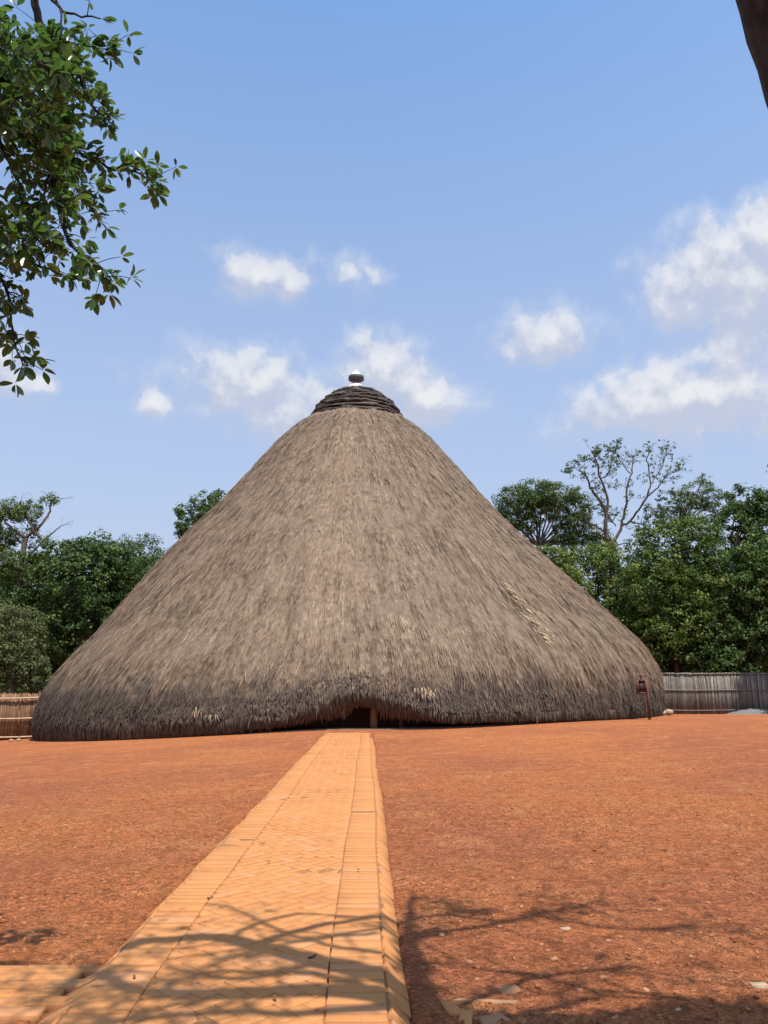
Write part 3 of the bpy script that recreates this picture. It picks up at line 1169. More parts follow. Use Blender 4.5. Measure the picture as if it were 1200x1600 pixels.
fl_ = empty('cane_fence', (-24, 42, -1))
tag(fl_, 'brown cane fence tied with three pale horizontal poles', 'fence')
mb = MB()
reeds(mb, -33, -17.15, 42.0, 2.32, .06, .07, lambda x: -1.08)
keep(tag(mb.build('cane_panel', M['reed_brown']), kind='stuff'), fl_)
for z_, x1 in ((.98, -16.4), (-.06, -16.8), (-.99, -16.8)):
    mb = MB()
    xs = np.linspace(-33, x1, 30)
    mb.tube([(x, 41.88, z_ + .10 * smoothstep(-20.5, -17, x) + .012 * math.sin(x * 2.1)) for x in xs], .042, 8)
    keep(mb.build('rail', M['rail'], smooth=True), fl_)
for x in (-17.3, -20.9, -24.6):
    mb = MB()
    mb.tube([(x, 42.12, -1.2), (x + .02, 42.12, 1.15)], .05, 8)
    keep(mb.build('fence_post', M['wood']), fl_)

# ------------------------------------------------------------------ small things by the hut
SY = 34.4
sx, sz = 11.4, .18
st = empty('metal_stand', (sx, SY, sz))
tag(st, 'rust red metal post with a small dark framed box hanging beside the thatch', 'stand')


def sp_(x, y):
    return at(x, y, SY)


post_b, post_t = sp_(1013.5, 1119), sp_(1013.5, 1056)
mb = MB()
pb_ = float(ground_z(post_b.x, SY)) - .1
mb.box((post_b.x + .03, SY, (pb_ + post_t.z) / 2), (.09, .09, post_t.z - pb_))
keep(mb.build('post', M['rust']), st)
al, ar = sp_(999, 1056), sp_(1012, 1056)
mb = MB()
mb.box(((al.x + ar.x) / 2 - .01, SY, ar.z), (ar.x - al.x + .02, .07, .07))
keep(mb.build('arm', M['rust']), st)
for yy_ in (1063.5, 1082):
    p, q = sp_(1009, yy_), sp_(1012.5, yy_)
    mb = MB()
    mb.box(((p.x + q.x) / 2, SY, p.z), (q.x - p.x + .02, .05, .05))
    keep(mb.build('bracket', M['rust']), st)
p = sp_(1001.5, 1059)
mb = MB()
mb.box((p.x, SY, p.z), (.05, .05, .17))
keep(mb.build('hanger', M['rust']), st)
a, b = sp_(993, 1062), sp_(1010, 1084)
cx_, cz_ = (a.x + b.x) / 2, (a.z + b.z) / 2
w_, h_ = b.x - a.x, a.z - b.z
mb = MB()
mb.box((cx_, SY, cz_), (w_ - .10, .22, h_ - .10))
bx_ = keep(mb.build('box', M['maroon']), st)
for dx, dz, lx, lz in ((-1, 0, .07, h_), (1, 0, .07, h_), (0, 1, w_ - .145, .07), (0, -1, w_ - .145, .07)):
    mb = MB()
    mb.box((cx_ + dx * (w_ / 2 - .035), SY - .10, cz_ + dz * (h_ / 2 - .035)), (lx, .09, lz))
    f_ = mb.build('frame_bar', M['rust'], bx_)

mb = MB()
p0, p1 = at(1000, 1119, 37.6), at(1043, 1115, 39.6)
mid = (p0 + p1) / 2
mb.tube([p0 + Vector((0, 0, .03)), mid + Vector((0, .05, .02)), p1 + Vector((0, 0, .06))], [.06, .07, .085], 8)
tag(mb.build('pole', M['bamboo'], smooth=True), 'pale stripped pole lying on the ground at the hut edge', 'pole')
mb = MB()
scatter = ico_v * np.array([.26, .2, .18])
mb.add(scatter + np.array(at(1045, 1113.5, 39.5)) + np.array([0, 0, .02]), ico_f)
tag(mb.build('stone', M['stone']), 'rounded pale stone at the end of the stripped pole', 'stone')
# gravel heap
mb = MB()
n = 60
gxx, gyy = np.meshgrid(np.linspace(-1, 1, n), np.linspace(-1, 1, 30), indexing='xy')
hz = np.maximum(0, 1 - (gxx ** 2 + gyy ** 2) ** .5) ** .8 * .38 * (1 + .6 * (fbm(gxx * 6, gyy * 6, 0, 3, 2) - .5)) + .12 * np.maximum(0, 1 - np.abs(gxx - .6) * 1.5) * (1 - gyy ** 2)
hc = at(1174, 1117, 45.2)
i, j = np.meshgrid(np.arange(29), np.arange(n - 1), indexing='ij')
i, j = i.ravel(), j.ravel()
mb.add(np.stack([hc.x + gxx * 1.7, 45.3 + gyy * .75, .0 + hz], 2).reshape(-1, 3), np.stack([i * n + j, i * n + j + 1, (i + 1) * n + j + 1, (i + 1) * n + j], 1))
tag(mb.build('gravel_heap', M['gravel'], smooth=True), 'low heap of grey gravel against the reed fence', 'gravel heap')
for px, py in ((17, 1157), (29, 1158)):
    mb = MB()
    p = at(px, py, 39.5)
    mb.add(ico_v * np.array([.14, .1, .08]) * (1 + rng.uniform(-.2, .2, (12, 1))) + np.array((p.x, p.y, float(ground_z(p.x, p.y)) + .04)), ico_f)
    tag(mb.build('stone', M['stone']), 'small whitish stone at the foot of the cane fence', 'stone', 'stones by the cane fence')

# brick pieces and chips on the soil
def chip(px, py, lx, ly, h, rz, mat, label, cat='brick', name='brick_piece', group=None, tilt=.06):
    p = on_z(px, py, -.09)
    z = float(ground_z(p.x, p.y))
    rect_ = [(-lx / 2, -ly / 2 * random.uniform(.7, 1)), (lx / 2 * random.uniform(.7, 1), -ly / 2), (lx / 2, ly / 2 * random.uniform(.6, 1)), (-lx / 2 * random.uniform(.6, 1), ly / 2)]
    V, q, t = slab(rect_, h, .003)
    m_ = MB()
    m_.add(V, q)
    m_.f.append(t)
    o = obj(name, m_.mesh(name), mat)
    o.matrix_world = Matrix.Translation((p.x, p.y, z + h * .40)) @ Matrix.Rotation(rz, 4, 'Z') @ Matrix.Rotation(random.gauss(0, tilt), 4, 'X') @ Matrix.Rotation(random.gauss(0, tilt), 4, 'Y')
    return tag(o, label, cat, group)


chip(706, 1576, .075, .19, .03, .25, M['brick'], 'orange brick slip lying in shade beside the path edge')
chip(728, 1592, .07, .2, .03, -.12, M['brick'], 'second brick slip lying in shade parallel to its neighbour', name='brick_piece')
chip(1186, 1543, .10, .07, .035, .1, M['stone'], 'chunky pale brick lump alone on the sunlit soil', 'brick')
chip(884, 1452, .07, .045, .02, .2, M['stone'], 'small whitish brick chip on the open soil', 'brick')
chip(795, 1546, .13, .10, .015, .4, M['chip'], 'flat tan tile flake on the soil', 'tile')
chip(760, 1566, .34, .035, .02, -.16, M['chip'], 'long thin tan sliver half buried in the soil', 'sliver', 'brick_sliver')
chip(770, 1595, .16, .10, .02, .5, M['chip'], 'broad shaded tile piece by the two brick slips', 'tile')
for px, py in ((732, 1502), (746, 1530), (690, 1460), (660, 1514), (865, 1498), (950, 1470), (1010, 1546), (940, 1524), (1080, 1495), (1030, 1420), (905, 1545), (1060, 1580), (960, 1590), (865, 1584)):
    chip(px, py, random.uniform(.022, .055), random.uniform(.02, .035), random.uniform(.010, .02), random.uniform(0, 3), M['chip'], 'small pale brick chip scattered on the soil right of the path', 'brick chip', 'brick_chip', 'brick chips on the soil', .15)


def dry_leaf(px, py, z, s, rz, lab, grp):
    p = on_z(px, py, z)
    m_ = MB()
    t = np.linspace(-1, 1, 6)
    w = .42 * (1 - t ** 2) ** .7 + .02
    V = []
    for k in range(6):
        c_ = .25 * t[k] ** 2
        V += [(t[k] * s, -w[k] * s, (c_ + .22) * s), (t[k] * s, 0, c_ * s), (t[k] * s, w[k] * s, (c_ + .18) * s)]
    F_ = [(k * 3 + q, k * 3 + 3 + q, k * 3 + 4 + q, k * 3 + 1 + q) for k in range(5) for q in range(2)]
    m_.add(V, F_)
    o = obj('fallen_leaf', m_.mesh('fallen_leaf'), M['dry_leaf'])
    o.location = (p.x, p.y, z + .004)
    o.rotation_euler = (random.gauss(0, .1), random.gauss(0, .1), rz)
    return tag(o, lab, 'leaf', grp)


for px, py, s in ((488, 1498, .035), (410, 1319, .03), (420, 1347, .022), (328, 1405, .03), (430, 1560, .022), (210, 1528, .018), (560, 1360, .02)):
    dry_leaf(px, py, .004, s, random.uniform(0, 6), 'curled dry brown leaf lying on the brick path', 'dry leaves on the path')

# ------------------------------------------------------------------ trees
def leaves(mb, C, N_, size, tint, aspect=.5):
    """diamond leaves: centre C, facing N_"""
    n = len(C)
    N_ = N_ / (np.linalg.norm(N_, axis=1)[:, None] + 1e-9)
    r_ = rng.normal(0, 1, (n, 3))
    A = np.cross(N_, r_)
    A /= np.linalg.norm(A, axis=1)[:, None] + 1e-9
    B = np.cross(N_, A)
    s = size[:, None]
    fold = N_ * s * .12
    V = np.stack([C - A * s * .5, C + B * s * aspect * .5 + fold, C + A * s * .5, C - B * s * aspect * .5 + fold], 1)
    F_ = (np.array([[0, 1, 2, 3]])[None] + (np.arange(n) * 4)[:, None, None]).reshape(-1, 4)
    mb.add(V.reshape(-1, 3), F_, np.repeat(tint, 4))


def blob_leaves(mb, c, rad, nclump, per, leaf, clump_r, tint_mu=.45, fill=.25, up=.35, spread=.22):
    c = np.array(c)
    rad = np.array(rad)
    d = rng.normal(0, 1, (nclump, 3))
    d /= np.linalg.norm(d, axis=1)[:, None]
    lump = 1 + .35 * (fbm(d[:, 0] * 2.2 + c[0], d[:, 1] * 2.2 + c[1], d[:, 2] * 2.2 + c[2], 2, 3) - .5) * 2
    rr = np.where(rng.random(nclump) < fill, rng.random(nclump) ** .5 * .85, rng.uniform(.8, 1.04, nclump))
    cc = c + d * rad * (rr * lump)[:, None]
    ct = np.clip(rng.normal(tint_mu, spread, nclump), 0, .98)
    idx = np.repeat(np.arange(nclump), per)
    n = len(idx)
    e = rng.normal(0, 1, (n, 3))
    e /= np.linalg.norm(e, axis=1)[:, None]
    cr = clump_r * rng.uniform(.55, 1.3, nclump)
    P = cc[idx] + e * (cr[idx] * rng.random(n) ** .45)[:, None] * np.array([1, 1, .72])
    Nn = e * .6 + d[idx] * .5 + rng.normal(0, .55, (n, 3)) + np.array([0, 0, up])
    leaves(mb, P, Nn, leaf * rng.uniform(.65, 1.3, n), np.clip(ct[idx] + rng.normal(0, .10, n), 0, .98))


def limb(pts, jit=0.0):
    """smooth a coarse polyline"""
    P = np.array([tuple(p) for p in pts], float)
    for _ in range(2):
        Q = [P[0]]
        for a_, b_ in zip(P[:-1], P[1:]):
            Q += [a_ * .75 + b_ * .25, a_ * .25 + b_ * .75]
        Q.append(P[-1])
        P = np.array(Q)
    if jit:
        P[1:-1] += rng.normal(0, jit, (len(P) - 2, 3))
    return P


def grow(mb, p, d, length, rad, depth, tips, up=.12, wander=.35, split=(2, 3), shrink=.72, n=6):
    pts, rads = [np.array(p, float)], [rad]
    d = np.array(d, float)
    seg = 5
    for k in range(seg):
        d = d + rng.normal(0, wander * .5, 3) + np.array([0, 0, up * .3])
        d /= np.linalg.norm(d)
        pts.append(pts[-1] + d * length / seg)
        rads.append(rad * (1 - .38 * (k + 1) / seg))
    mb.tube(pts, rads, n if rad > .03 else 4, None, False)
    if depth == 0:
        tips.append((pts[-1], d))
        return
    for k in range(random.randint(*split)):
        e = d + rng.normal(0, .55, 3)
        e /= np.linalg.norm(e)
        grow(mb, pts[-1 if k < 2 else 3], e, length * shrink * random.uniform(.75, 1.15), rads[-1] * (.85 if k == 0 else .65), depth - 1, tips, up, wander, split, shrink, n)
    if depth <= 2:
        tips.append((pts[3], d))


def tree(name, label, Y, blobs, trunk_px, mat, bark, leaf=.2, clump_r=.55, dens=1.0, tint=.45, group=None, per=34, fill=.25, spread=.22):
    """blobs: (x, y, rx, ry) of the crown's lobes in the photograph, at depth Y (+ dy)"""
    base = at(trunk_px, 1110, Y)
    gz = float(ground_z(base.x, base.y, False))
    t = empty(name, (base.x, base.y, gz))
    tag(t, label, 'tree', group)
    mbk, mbl = MB(), MB()
    sc = Y / 1240.0
    cs = []
    for bl in blobs:
        x, y, rx, ry = bl[:4]
        Yb = Y + (bl[4] if len(bl) > 4 else 0)
        c = at(x, y, Yb)
        R_ = (rx * sc, max(rx, ry) * .8 * sc, ry * sc)
        cs.append((c, R_))
        area = 4 * PI * ((R_[0] * R_[1]) ** 1.6 / 3 + (R_[0] * R_[2]) ** 1.6 / 3 + (R_[1] * R_[2]) ** 1.6 / 3) ** (1 / 1.6)
        ncl = max(8, int(area * 1.9 * dens * (.55 / clump_r) ** 2))
        blob_leaves(mbl, c, R_, ncl, per, leaf, clump_r, tint, fill, spread=spread)
    zt = min(c.z - r[2] * .5 for c, r in cs)
    top = Vector((base.x + random.uniform(-.3, .3), base.y, max(gz + 1.6, zt)))
    H = max(c.z + r[2] for c, r in cs) - gz
    r0 = .013 * H + .04
    P = limb([(base.x, base.y, gz - .2), ((base.x + top.x) / 2 + .15, base.y + .1, (gz + top.z) / 2), top], .02)
    mbk.tube(P, np.linspace(r0, r0 * .75, len(P)), 9)
    for c, r in cs:
        for k in range(2):
            e = c + Vector((random.uniform(-.6, .6) * r[0], random.uniform(-.5, .5) * r[1], random.uniform(-.1, .75) * r[2]))
            m_ = (top + e) / 2 + Vector((random.uniform(-.4, .4), random.uniform(-.4, .4), -.1 * r[2]))
            Pl = limb([top, m_, e], .03)
            mbk.tube(Pl, np.linspace(r0 * .38, .02, len(Pl)), 6)
    keep(mbk.build('trunk', bark, smooth=True), t)
    keep(mbl.build('crown', mat), t)
    return t


LG = 'trees behind the cane fence'
tree('dense_tree', 'dense dark green tree with pale forked stem behind the cane fence', 52, [(130, 905, 62, 72), (165, 880, 50, 48, 1), (95, 890, 40, 50, 1), (120, 980, 60, 60), (170, 960, 45, 60, 2)], 118, M['leaf_dark'], M['bark_pale'], .24, .5, 1.25, .5, LG)
tree('rounded_tree', 'fine-leaved dark tree between dense tree and thatch slope', 57, [(225, 875, 36, 38), (205, 920, 42, 50), (190, 862, 26, 24), (240, 930, 40, 60)], 215, M['leaf_soft'], M['bark_mid'], .17, .45, 1.3, .35, LG)
tree('olive_shrub', 'pale olive bushy shrub standing over the cane fence', 46.5, [(30, 985, 42, 42), (10, 1030, 48, 50), (55, 1050, 26, 30), (-20, 1000, 45, 70)], 18, M['leaf_olive'], M['bark_mid'], .16, .40, 1.3, .45, LG)
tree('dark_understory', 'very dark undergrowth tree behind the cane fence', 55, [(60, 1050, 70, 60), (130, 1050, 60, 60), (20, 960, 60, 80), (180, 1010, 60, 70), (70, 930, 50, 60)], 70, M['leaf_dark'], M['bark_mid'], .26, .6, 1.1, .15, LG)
tree('peeking_tree', 'dark tree top peeking over the left thatch slope', 72, [(325, 800, 34, 28), (300, 830, 30, 30), (345, 830, 40, 40), (340, 775, 12, 9), (283, 800, 10, 12)], 330, M['leaf_dark'], M['bark_mid'], .24, .45, 1.25, .3)


def airy_tree(name, label, Y, base_px, stems, mat, bark, clumps, leaf, clump_r, per, tint, r0, twig=0, twig_len=.8, side_leaf=0.0):
    """open tree: stems are polylines (x, y, dY) in the photograph with real depth"""
    base = at(base_px, 1110, Y)
    gz = float(ground_z(base.x, base.y, False))
    t = empty(name, (base.x, base.y, gz))
    tag(t, label, 'tree')
    mbk, mbl = MB(), MB()
    tips = []
    for pl, ra, rb in stems:
        P = limb([(at(x, y, Y + d) if y < 1100 else Vector((base.x, base.y, gz - .2))) for x, y, d in pl], .035)
        mbk.tube(P, np.linspace(ra, rb, len(P)), 7)
        if twig:
            for k in range(twig):
                q = random.randint(len(P) // 3, len(P) - 1)
                d = P[q] - P[max(q - 2, 0)]
                d /= np.linalg.norm(d) + 1e-9
                e = d * .8 + rng.normal(0, .6, 3) + np.array([0, 0, .35])
                grow(mbk, P[q], e / np.linalg.norm(e), twig_len * random.uniform(.6, 1.3), max(.022, rb * .7), 2, tips, .15, .45, (2, 3), .72, 5)
    for x, y, rx, ry, dn_ in clumps:
        c = at(x, y, Y + random.uniform(-1, 1))
        sc = Y / 1240
        blob_leaves(mbl, c, (rx * sc, rx * sc * .8, ry * sc), max(4, int(dn_ * rx * ry / 9)), per, leaf, clump_r, tint, .5)
    for p, d in tips:
        if side_leaf and rng.random() < side_leaf:
            blob_leaves(mbl, p, (.2, .2, .15), 1, per // 3, leaf, clump_r * .6, tint, .5)
    keep(mbk.build('trunk', bark, smooth=True), t)
    keep(mbl.build('crown', mat), t)
    return t


airy_tree('drooping_tree', 'open tree with drooping feathery sprays and dark limbs at the cane fence end', 54, 20,
          [([(20, 1110, 0), (25, 1000, 0), (30, 900, 0), (40, 840, 0)], .28, .16), ([(40, 840, 0), (65, 820, 0), (78, 800, .5), (80, 780, .5), (92, 776, .5)], .12, .03),
           ([(40, 840, 0), (20, 830, -.5), (5, 810, -1)], .13, .04), ([(65, 842, 0), (50, 828, 0), (40, 800, .5), (28, 788, 1)], .1, .03), ([(30, 900, 0), (60, 850, 1), (95, 822, 1)], .1, .03), ([(30, 900, 0), (-5, 850, 1), (-40, 800, 1)], .13, .05)],
          M['leaf_soft'], M['bark_mid'], [(15, 800, 26, 20, 1.1), (40, 805, 30, 18, .9), (55, 790, 16, 10, .8), (85, 782, 12, 10, .7), (72, 778, 8, 5, .6), (8, 840, 28, 22, .9), (45, 835, 22, 14, .5), (15, 880, 30, 26, .9), (50, 870, 22, 22, .8), (-20, 800, 30, 30, 1), (70, 850, 18, 12, .6), (-30, 860, 40, 50, 1)],
          .17, .34, 26, .35, .3, 4, .7)

RG = 'trees behind the grey reed fence'
tree('round_tree', 'rounded dark green tree showing sky through its lower limbs beside the thatch', 66, [(808, 785, 36, 26), (838, 772, 34, 22), (870, 776, 34, 24), (900, 790, 24, 28), (845, 800, 34, 18, 2), (795, 806, 26, 24), (905, 825, 24, 28), (882, 822, 22, 22), (800, 830, 22, 18), (930, 838, 24, 18), (828, 822, 18, 14), (885, 846, 26, 16)], 850, M['leaf_soft'], M['bark_mid'], .2, .5, 1.45, .40)
airy_tree('bare_limbed_tree', 'tall thin tree with twisted bare limbs rising above the others', 62, 955,
          [([(955, 1110, 0), (958, 980, 0), (955, 880, 0), (950, 845, 0)], .34, .24),
           ([(950, 845, 0), (945, 825, 0), (948, 800, 0), (940, 785, .3), (925, 770, .5), (918, 745, .8), (905, 735, 1)], .20, .04),
           ([(948, 805, 0), (952, 780, 0), (938, 750, 0), (935, 725, -.5), (925, 705, -.5)], .13, .03),
           ([(938, 750, 0), (950, 740, 0), (955, 720, .5)], .06, .02),
           ([(955, 850, 0), (970, 830, .5), (972, 812, .5), (980, 790, .5), (978, 760, .5), (988, 735, .5), (990, 712, 1)], .15, .03),
           ([(972, 820, .5), (985, 815, .5), (1000, 795, 0), (1012, 775, -.5), (1018, 750, -.5), (1010, 720, -.5), (1015, 705, -.5)], .11, .03),
           ([(1012, 775, -.5), (1030, 760, -1), (1042, 742, -1), (1060, 735, -1)], .07, .02),
           ([(985, 740, .5), (970, 722, .5), (960, 705, .5)], .05, .02),
           ([(1018, 755, -.5), (1035, 730, 0), (1040, 712, 0)], .05, .02),
           ([(945, 830, 0), (930, 822, .5), (915, 815, .5), (905, 800, 1)], .09, .03),
           ([(962, 822, .5), (955, 812, .5), (945, 806, 0)], .05, .03),
           ([(985, 815, .5), (1010, 822, 1), (1035, 815, 1.5)], .07, .02)],
          M['leaf_soft'], M['bark_mid'], [(895, 730, 14, 9, .7), (912, 718, 16, 8, .7), (935, 705, 20, 8, .7), (930, 722, 16, 7, .5), (952, 712, 14, 9, .45), (905, 745, 14, 7, .4), (888, 738, 9, 6, .5), (925, 760, 16, 8, .25), (960, 760, 16, 10, .2), (945, 790, 20, 10, .25), (1040, 780, 20, 16, .55), (1025, 800, 22, 16, .6), (1000, 830, 20, 16, .7), (1060, 770, 14, 16, .5), (925, 800, 14, 10, .4), (1010, 740, 20, 14, .10)],
          .17, .28, 22, .55, .3, 16, .6, .3)
tree('pale_topped_tree', 'slender tree with fine crown behind big tree', 64, [(1095, 775, 30, 24), (1100, 750, 9, 9), (1068, 790, 22, 22), (1120, 790, 24, 28), (1050, 812, 26, 24)], 1090, M['leaf_soft'], M['bark_pale'], .17, .42, .9, .5, RG)
tree('tall_dark_tree', 'dark large-leaved tree standing highest behind the grey fence', 60, [(1165, 785, 30, 30), (1150, 820, 36, 34), (1190, 810, 30, 40), (1215, 790, 34, 36), (1180, 860, 50, 40)], 1165, M['leaf_dark'], M['bark_pale'], .28, .55, 1.0, .3, RG)
tree('broad_tree', 'broad dense tree with yellow-green tips above the reed fence', 55, [(1060, 865, 62, 62), (1025, 920, 56, 62, -1), (1095, 915, 60, 66, -1), (1000, 865, 26, 26, 1), (1055, 975, 80, 62, -1), (1090, 840, 40, 36)], 1060, M['leaf_fresh'], M['bark_mid'], .22, .52, 1.2, .42, RG, spread=.36)
tree('leafy_tree', 'leafy tree wedged between the thatch slope and broad tree', 58, [(925, 890, 46, 40), (960, 935, 50, 56), (985, 985, 50, 50), (890, 880, 28, 22), (940, 868, 34, 20)], 960, M['leaf_fresh'], M['bark_mid'], .21, .5, 1.2, .38, RG, spread=.26)
tree('bright_shrub', 'bright yellow-green shrub hugging the right thatch slope', 54, [(868, 872, 20, 18), (885, 900, 22, 22), (905, 925, 20, 20), (850, 860, 10, 8)], 900, M['leaf_fresh'], M['bark_mid'], .2, .4, 1.2, .85, RG, spread=.12)
tree('corner_tree', 'big dark tree with pale glossy leaves over the fence shadow', 53, [(1165, 920, 50, 66), (1150, 980, 60, 60), (1205, 900, 46, 70), (1210, 990, 60, 60), (1130, 1030, 60, 40)], 1180, M['leaf_dark'], M['bark_mid'], .27, .55, 1.2, .45, RG)
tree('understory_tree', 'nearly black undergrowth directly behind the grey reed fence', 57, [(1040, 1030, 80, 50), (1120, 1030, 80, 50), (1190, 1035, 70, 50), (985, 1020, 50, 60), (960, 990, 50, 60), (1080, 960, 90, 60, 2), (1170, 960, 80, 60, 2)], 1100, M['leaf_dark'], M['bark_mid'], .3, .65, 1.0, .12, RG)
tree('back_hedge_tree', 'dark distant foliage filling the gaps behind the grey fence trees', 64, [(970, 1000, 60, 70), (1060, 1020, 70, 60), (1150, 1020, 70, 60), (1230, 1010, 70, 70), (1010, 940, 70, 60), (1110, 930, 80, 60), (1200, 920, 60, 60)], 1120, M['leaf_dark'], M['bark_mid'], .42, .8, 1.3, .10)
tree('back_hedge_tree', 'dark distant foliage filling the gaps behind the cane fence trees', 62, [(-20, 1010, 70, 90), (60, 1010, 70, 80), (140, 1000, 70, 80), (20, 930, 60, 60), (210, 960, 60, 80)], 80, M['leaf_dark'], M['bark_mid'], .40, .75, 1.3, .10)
# unseen tree, added and shaped to cast shade on the fence
t_ = tree('added_shade_tree', 'unseen tree added beyond the right edge to shade the reed fence', 42.6, [(1284, 745, 56, 60), (1290, 830, 62, 66), (1296, 910, 52, 50)], 1310, M['leaf_dark'], M['bark_mid'], .3, .6, 1.3, .4)

# ------------------------------------------------------------------ near tree on the right: trunk leans over, bare limbs shade the path
def lift(px, py, h):
    g = on_z(px, py, -.03)
    return g + SUN * (h / SUN.z)


nt = empty('leaning_tree', (3.0, 1.75, -.1))
tag(nt, 'dark rough-barked leaning tree trunk against the sky', 'tree')
k1, k2 = at(1300, 190, 2.72), at(1231, 0, 2.62)
fork = k2 + (k2 - k1) * .75
mb = MB()
P = limb([(3.0, 1.75, -.2), (2.62, 1.98, 1.3), k1 + (k1 - k2) * 1.1, k1, k2, fork], .004)
mb.tube(P, np.linspace(.26, .15, len(P)), 20)
tk = mb.build('trunk', M['bark'], smooth=True)
keep(tk, nt)
LIMBS = [
    ([fork, lift(600, 1532, 5.0), lift(500, 1514, 5.3), lift(425, 1494, 5.6), lift(350, 1470, 6.0), lift(270, 1472, 6.3), lift(190, 1482, 6.6), lift(140, 1505, 6.8), lift(85, 1545, 6.9)], .085, .022),
    ([fork, lift(640, 1568, 4.9), lift(500, 1552, 5.1), lift(350, 1562, 5.3), lift(225, 1561, 5.5), lift(165, 1538, 5.7), lift(130, 1500, 6.1)], .080, .018),
    ([lift(400, 1484, 5.7), lift(455, 1465, 6.0), lift(520, 1448, 6.3), lift(600, 1436, 6.5), lift(680, 1412, 6.8), lift(770, 1425, 7.0)], .035, .014),
    ([lift(360, 1473, 6.0), lift(400, 1448, 6.3), lift(470, 1432, 6.6), lift(590, 1440, 6.8)], .022, .008),
    ([fork, lift(684, 1592, 4.8), lift(662, 1540, 5.3), lift(652, 1490, 5.8), lift(642, 1445, 6.3), lift(640, 1410, 6.8), lift(650, 1380, 7.3)], .085, .006),
    ([lift(655, 1450, 6.2), lift(740, 1436, 6.5), lift(840, 1420, 6.9), lift(940, 1395, 7.4)], .03, .010),
    ([fork, lift(760, 1580, 4.9), lift(900, 1552, 5.2), lift(960, 1532, 5.5), lift(840, 1508, 5.8)], .03, .010),
    ([fork, lift(900, 1600, 4.8), lift(1050, 1590, 5.1), lift(1180, 1600, 5.2), lift(1300, 1590, 5.4)], .09, .04),
    ([lift(600, 1560, 5.2), lift(520, 1535, 5.5), lift(440, 1528, 5.7), lift(360, 1541, 5.9), lift(290, 1524, 6.1)], .034, .014),
    ([lift(500, 1514, 5.4), lift(420, 1531, 5.7), lift(330, 1526, 6.0), lift(260, 1545, 6.2)], .024, .010),
    ([lift(590, 1466, 6.2), lift(480, 1478, 6.1), lift(400, 1492, 6.0)], .018, .012),
    ([lift(610, 1502, 5.8), lift(520, 1490, 6.0), lift(430, 1460, 6.3), lift(370, 1428, 6.7), lift(330, 1420, 6.8)], .022, .010),
    ([lift(640, 1580, 5.0), lift(480, 1591, 5.2), lift(340, 1586, 5.4), lift(190, 1602, 5.6)], .036, .014),
    ([lift(700, 1566, 5.0), lift(800, 1522, 5.4), lift(890, 1500, 5.8), lift(1000, 1492, 6.0)], .026, .010),
    ([lift(690, 1436, 6.4), lift(600, 1456, 6.3), lift(520, 1471, 6.2)], .026, .012),
    ([lift(1220, 1570, 5.5), lift(1080, 1542, 5.8), lift(980, 1530, 6.0)], .028, .012),
    ([lift(840, 1420, 6.9), lift(980, 1440, 7.0), lift(1090, 1428, 7.2)], .016, .010),
    ([lift(340, 1560, 5.3), lift(260, 1580, 5.5), lift(180, 1600, 5.7)], .022, .008),
    ([fork, fork + Vector((-.2, -.9, .8)), fork + Vector((-.6, -2.0, 1.9)), fork + Vector((-.7, -3.2, 2.6))], .11, .04),
    ([fork, fork + Vector((.5, -.8, .9)), fork + Vector((1.3, -1.4, 2.0)), fork + Vector((2.2, -1.8, 2.8))], .11, .04),
]
mb = MB()
mbl = MB()
tips = []
for pl, ra, rb in LIMBS:
    P = limb(pl, .008)
    mb.tube(P, np.linspace(ra, rb, len(P)) * 1.45, 9)
    for k in range(9):
        q = random.randint(len(P) // 2, len(P) - 1)
        if pix(P[q])[1] > -330 and pix(P[q])[2] > 0:
            continue
        d = P[q] - P[q - 1]
        d /= np.linalg.norm(d)
        e = d + rng.normal(0, .5, 3) + np.array([0, -.25, .2])
        grow(mb, P[q], e / np.linalg.norm(e), random.uniform(.3, .6), .014, 3, tips, .1, .4, (2, 2), .75, 4)
for p, d in tips:
    if rng.random() < .16:
        blob_leaves(mbl, p, (.10, .10, .07), 1, 5, .075, .10, .45, .5)
for px, py, h, n_, R_ in ((730, 1412, 6.8, 16, .28), (655, 1470, 6.0, 14, .16), (660, 1530, 5.4, 14, .15), (690, 1400, 7.0, 12, .22), (640, 1450, 6.3, 8, .18), (860, 1415, 7.0, 8, .3), (670, 1590, 4.9, 16, .26), (780, 1600, 4.8, 22, .30), (900, 1605, 4.9, 22, .32), (1020, 1600, 5.1, 22, .34), (1140, 1592, 5.2, 20, .34), (1230, 1600, 5.3, 20, .36), (1060, 1574, 5.2, 26, .22), (720, 1588, 4.6, 90, .26), (830, 1590, 4.6, 90, .26), (930, 1588, 4.7, 90, .26), (1030, 1580, 4.8, 90, .26), (1110, 1572, 4.9, 90, .26), (1190, 1572, 5.0, 90, .26), (660, 1560, 4.8, 30, .16), (650, 1500, 5.4, 20, .14), (1180, 1440, 7.0, 6, .35), (1120, 1500, 6.2, 2, .3), (560, 1450, 6.5, 3, .2)):
    blob_leaves(mbl, lift(px, py, h), (R_, R_ * .8, R_ * .5), n_, 9, .075, .11, .45, .6)
keep(mb.build('limbs', M['bark'], smooth=True), nt)
keep(mbl.build('crown', M['leaf_near']), nt)

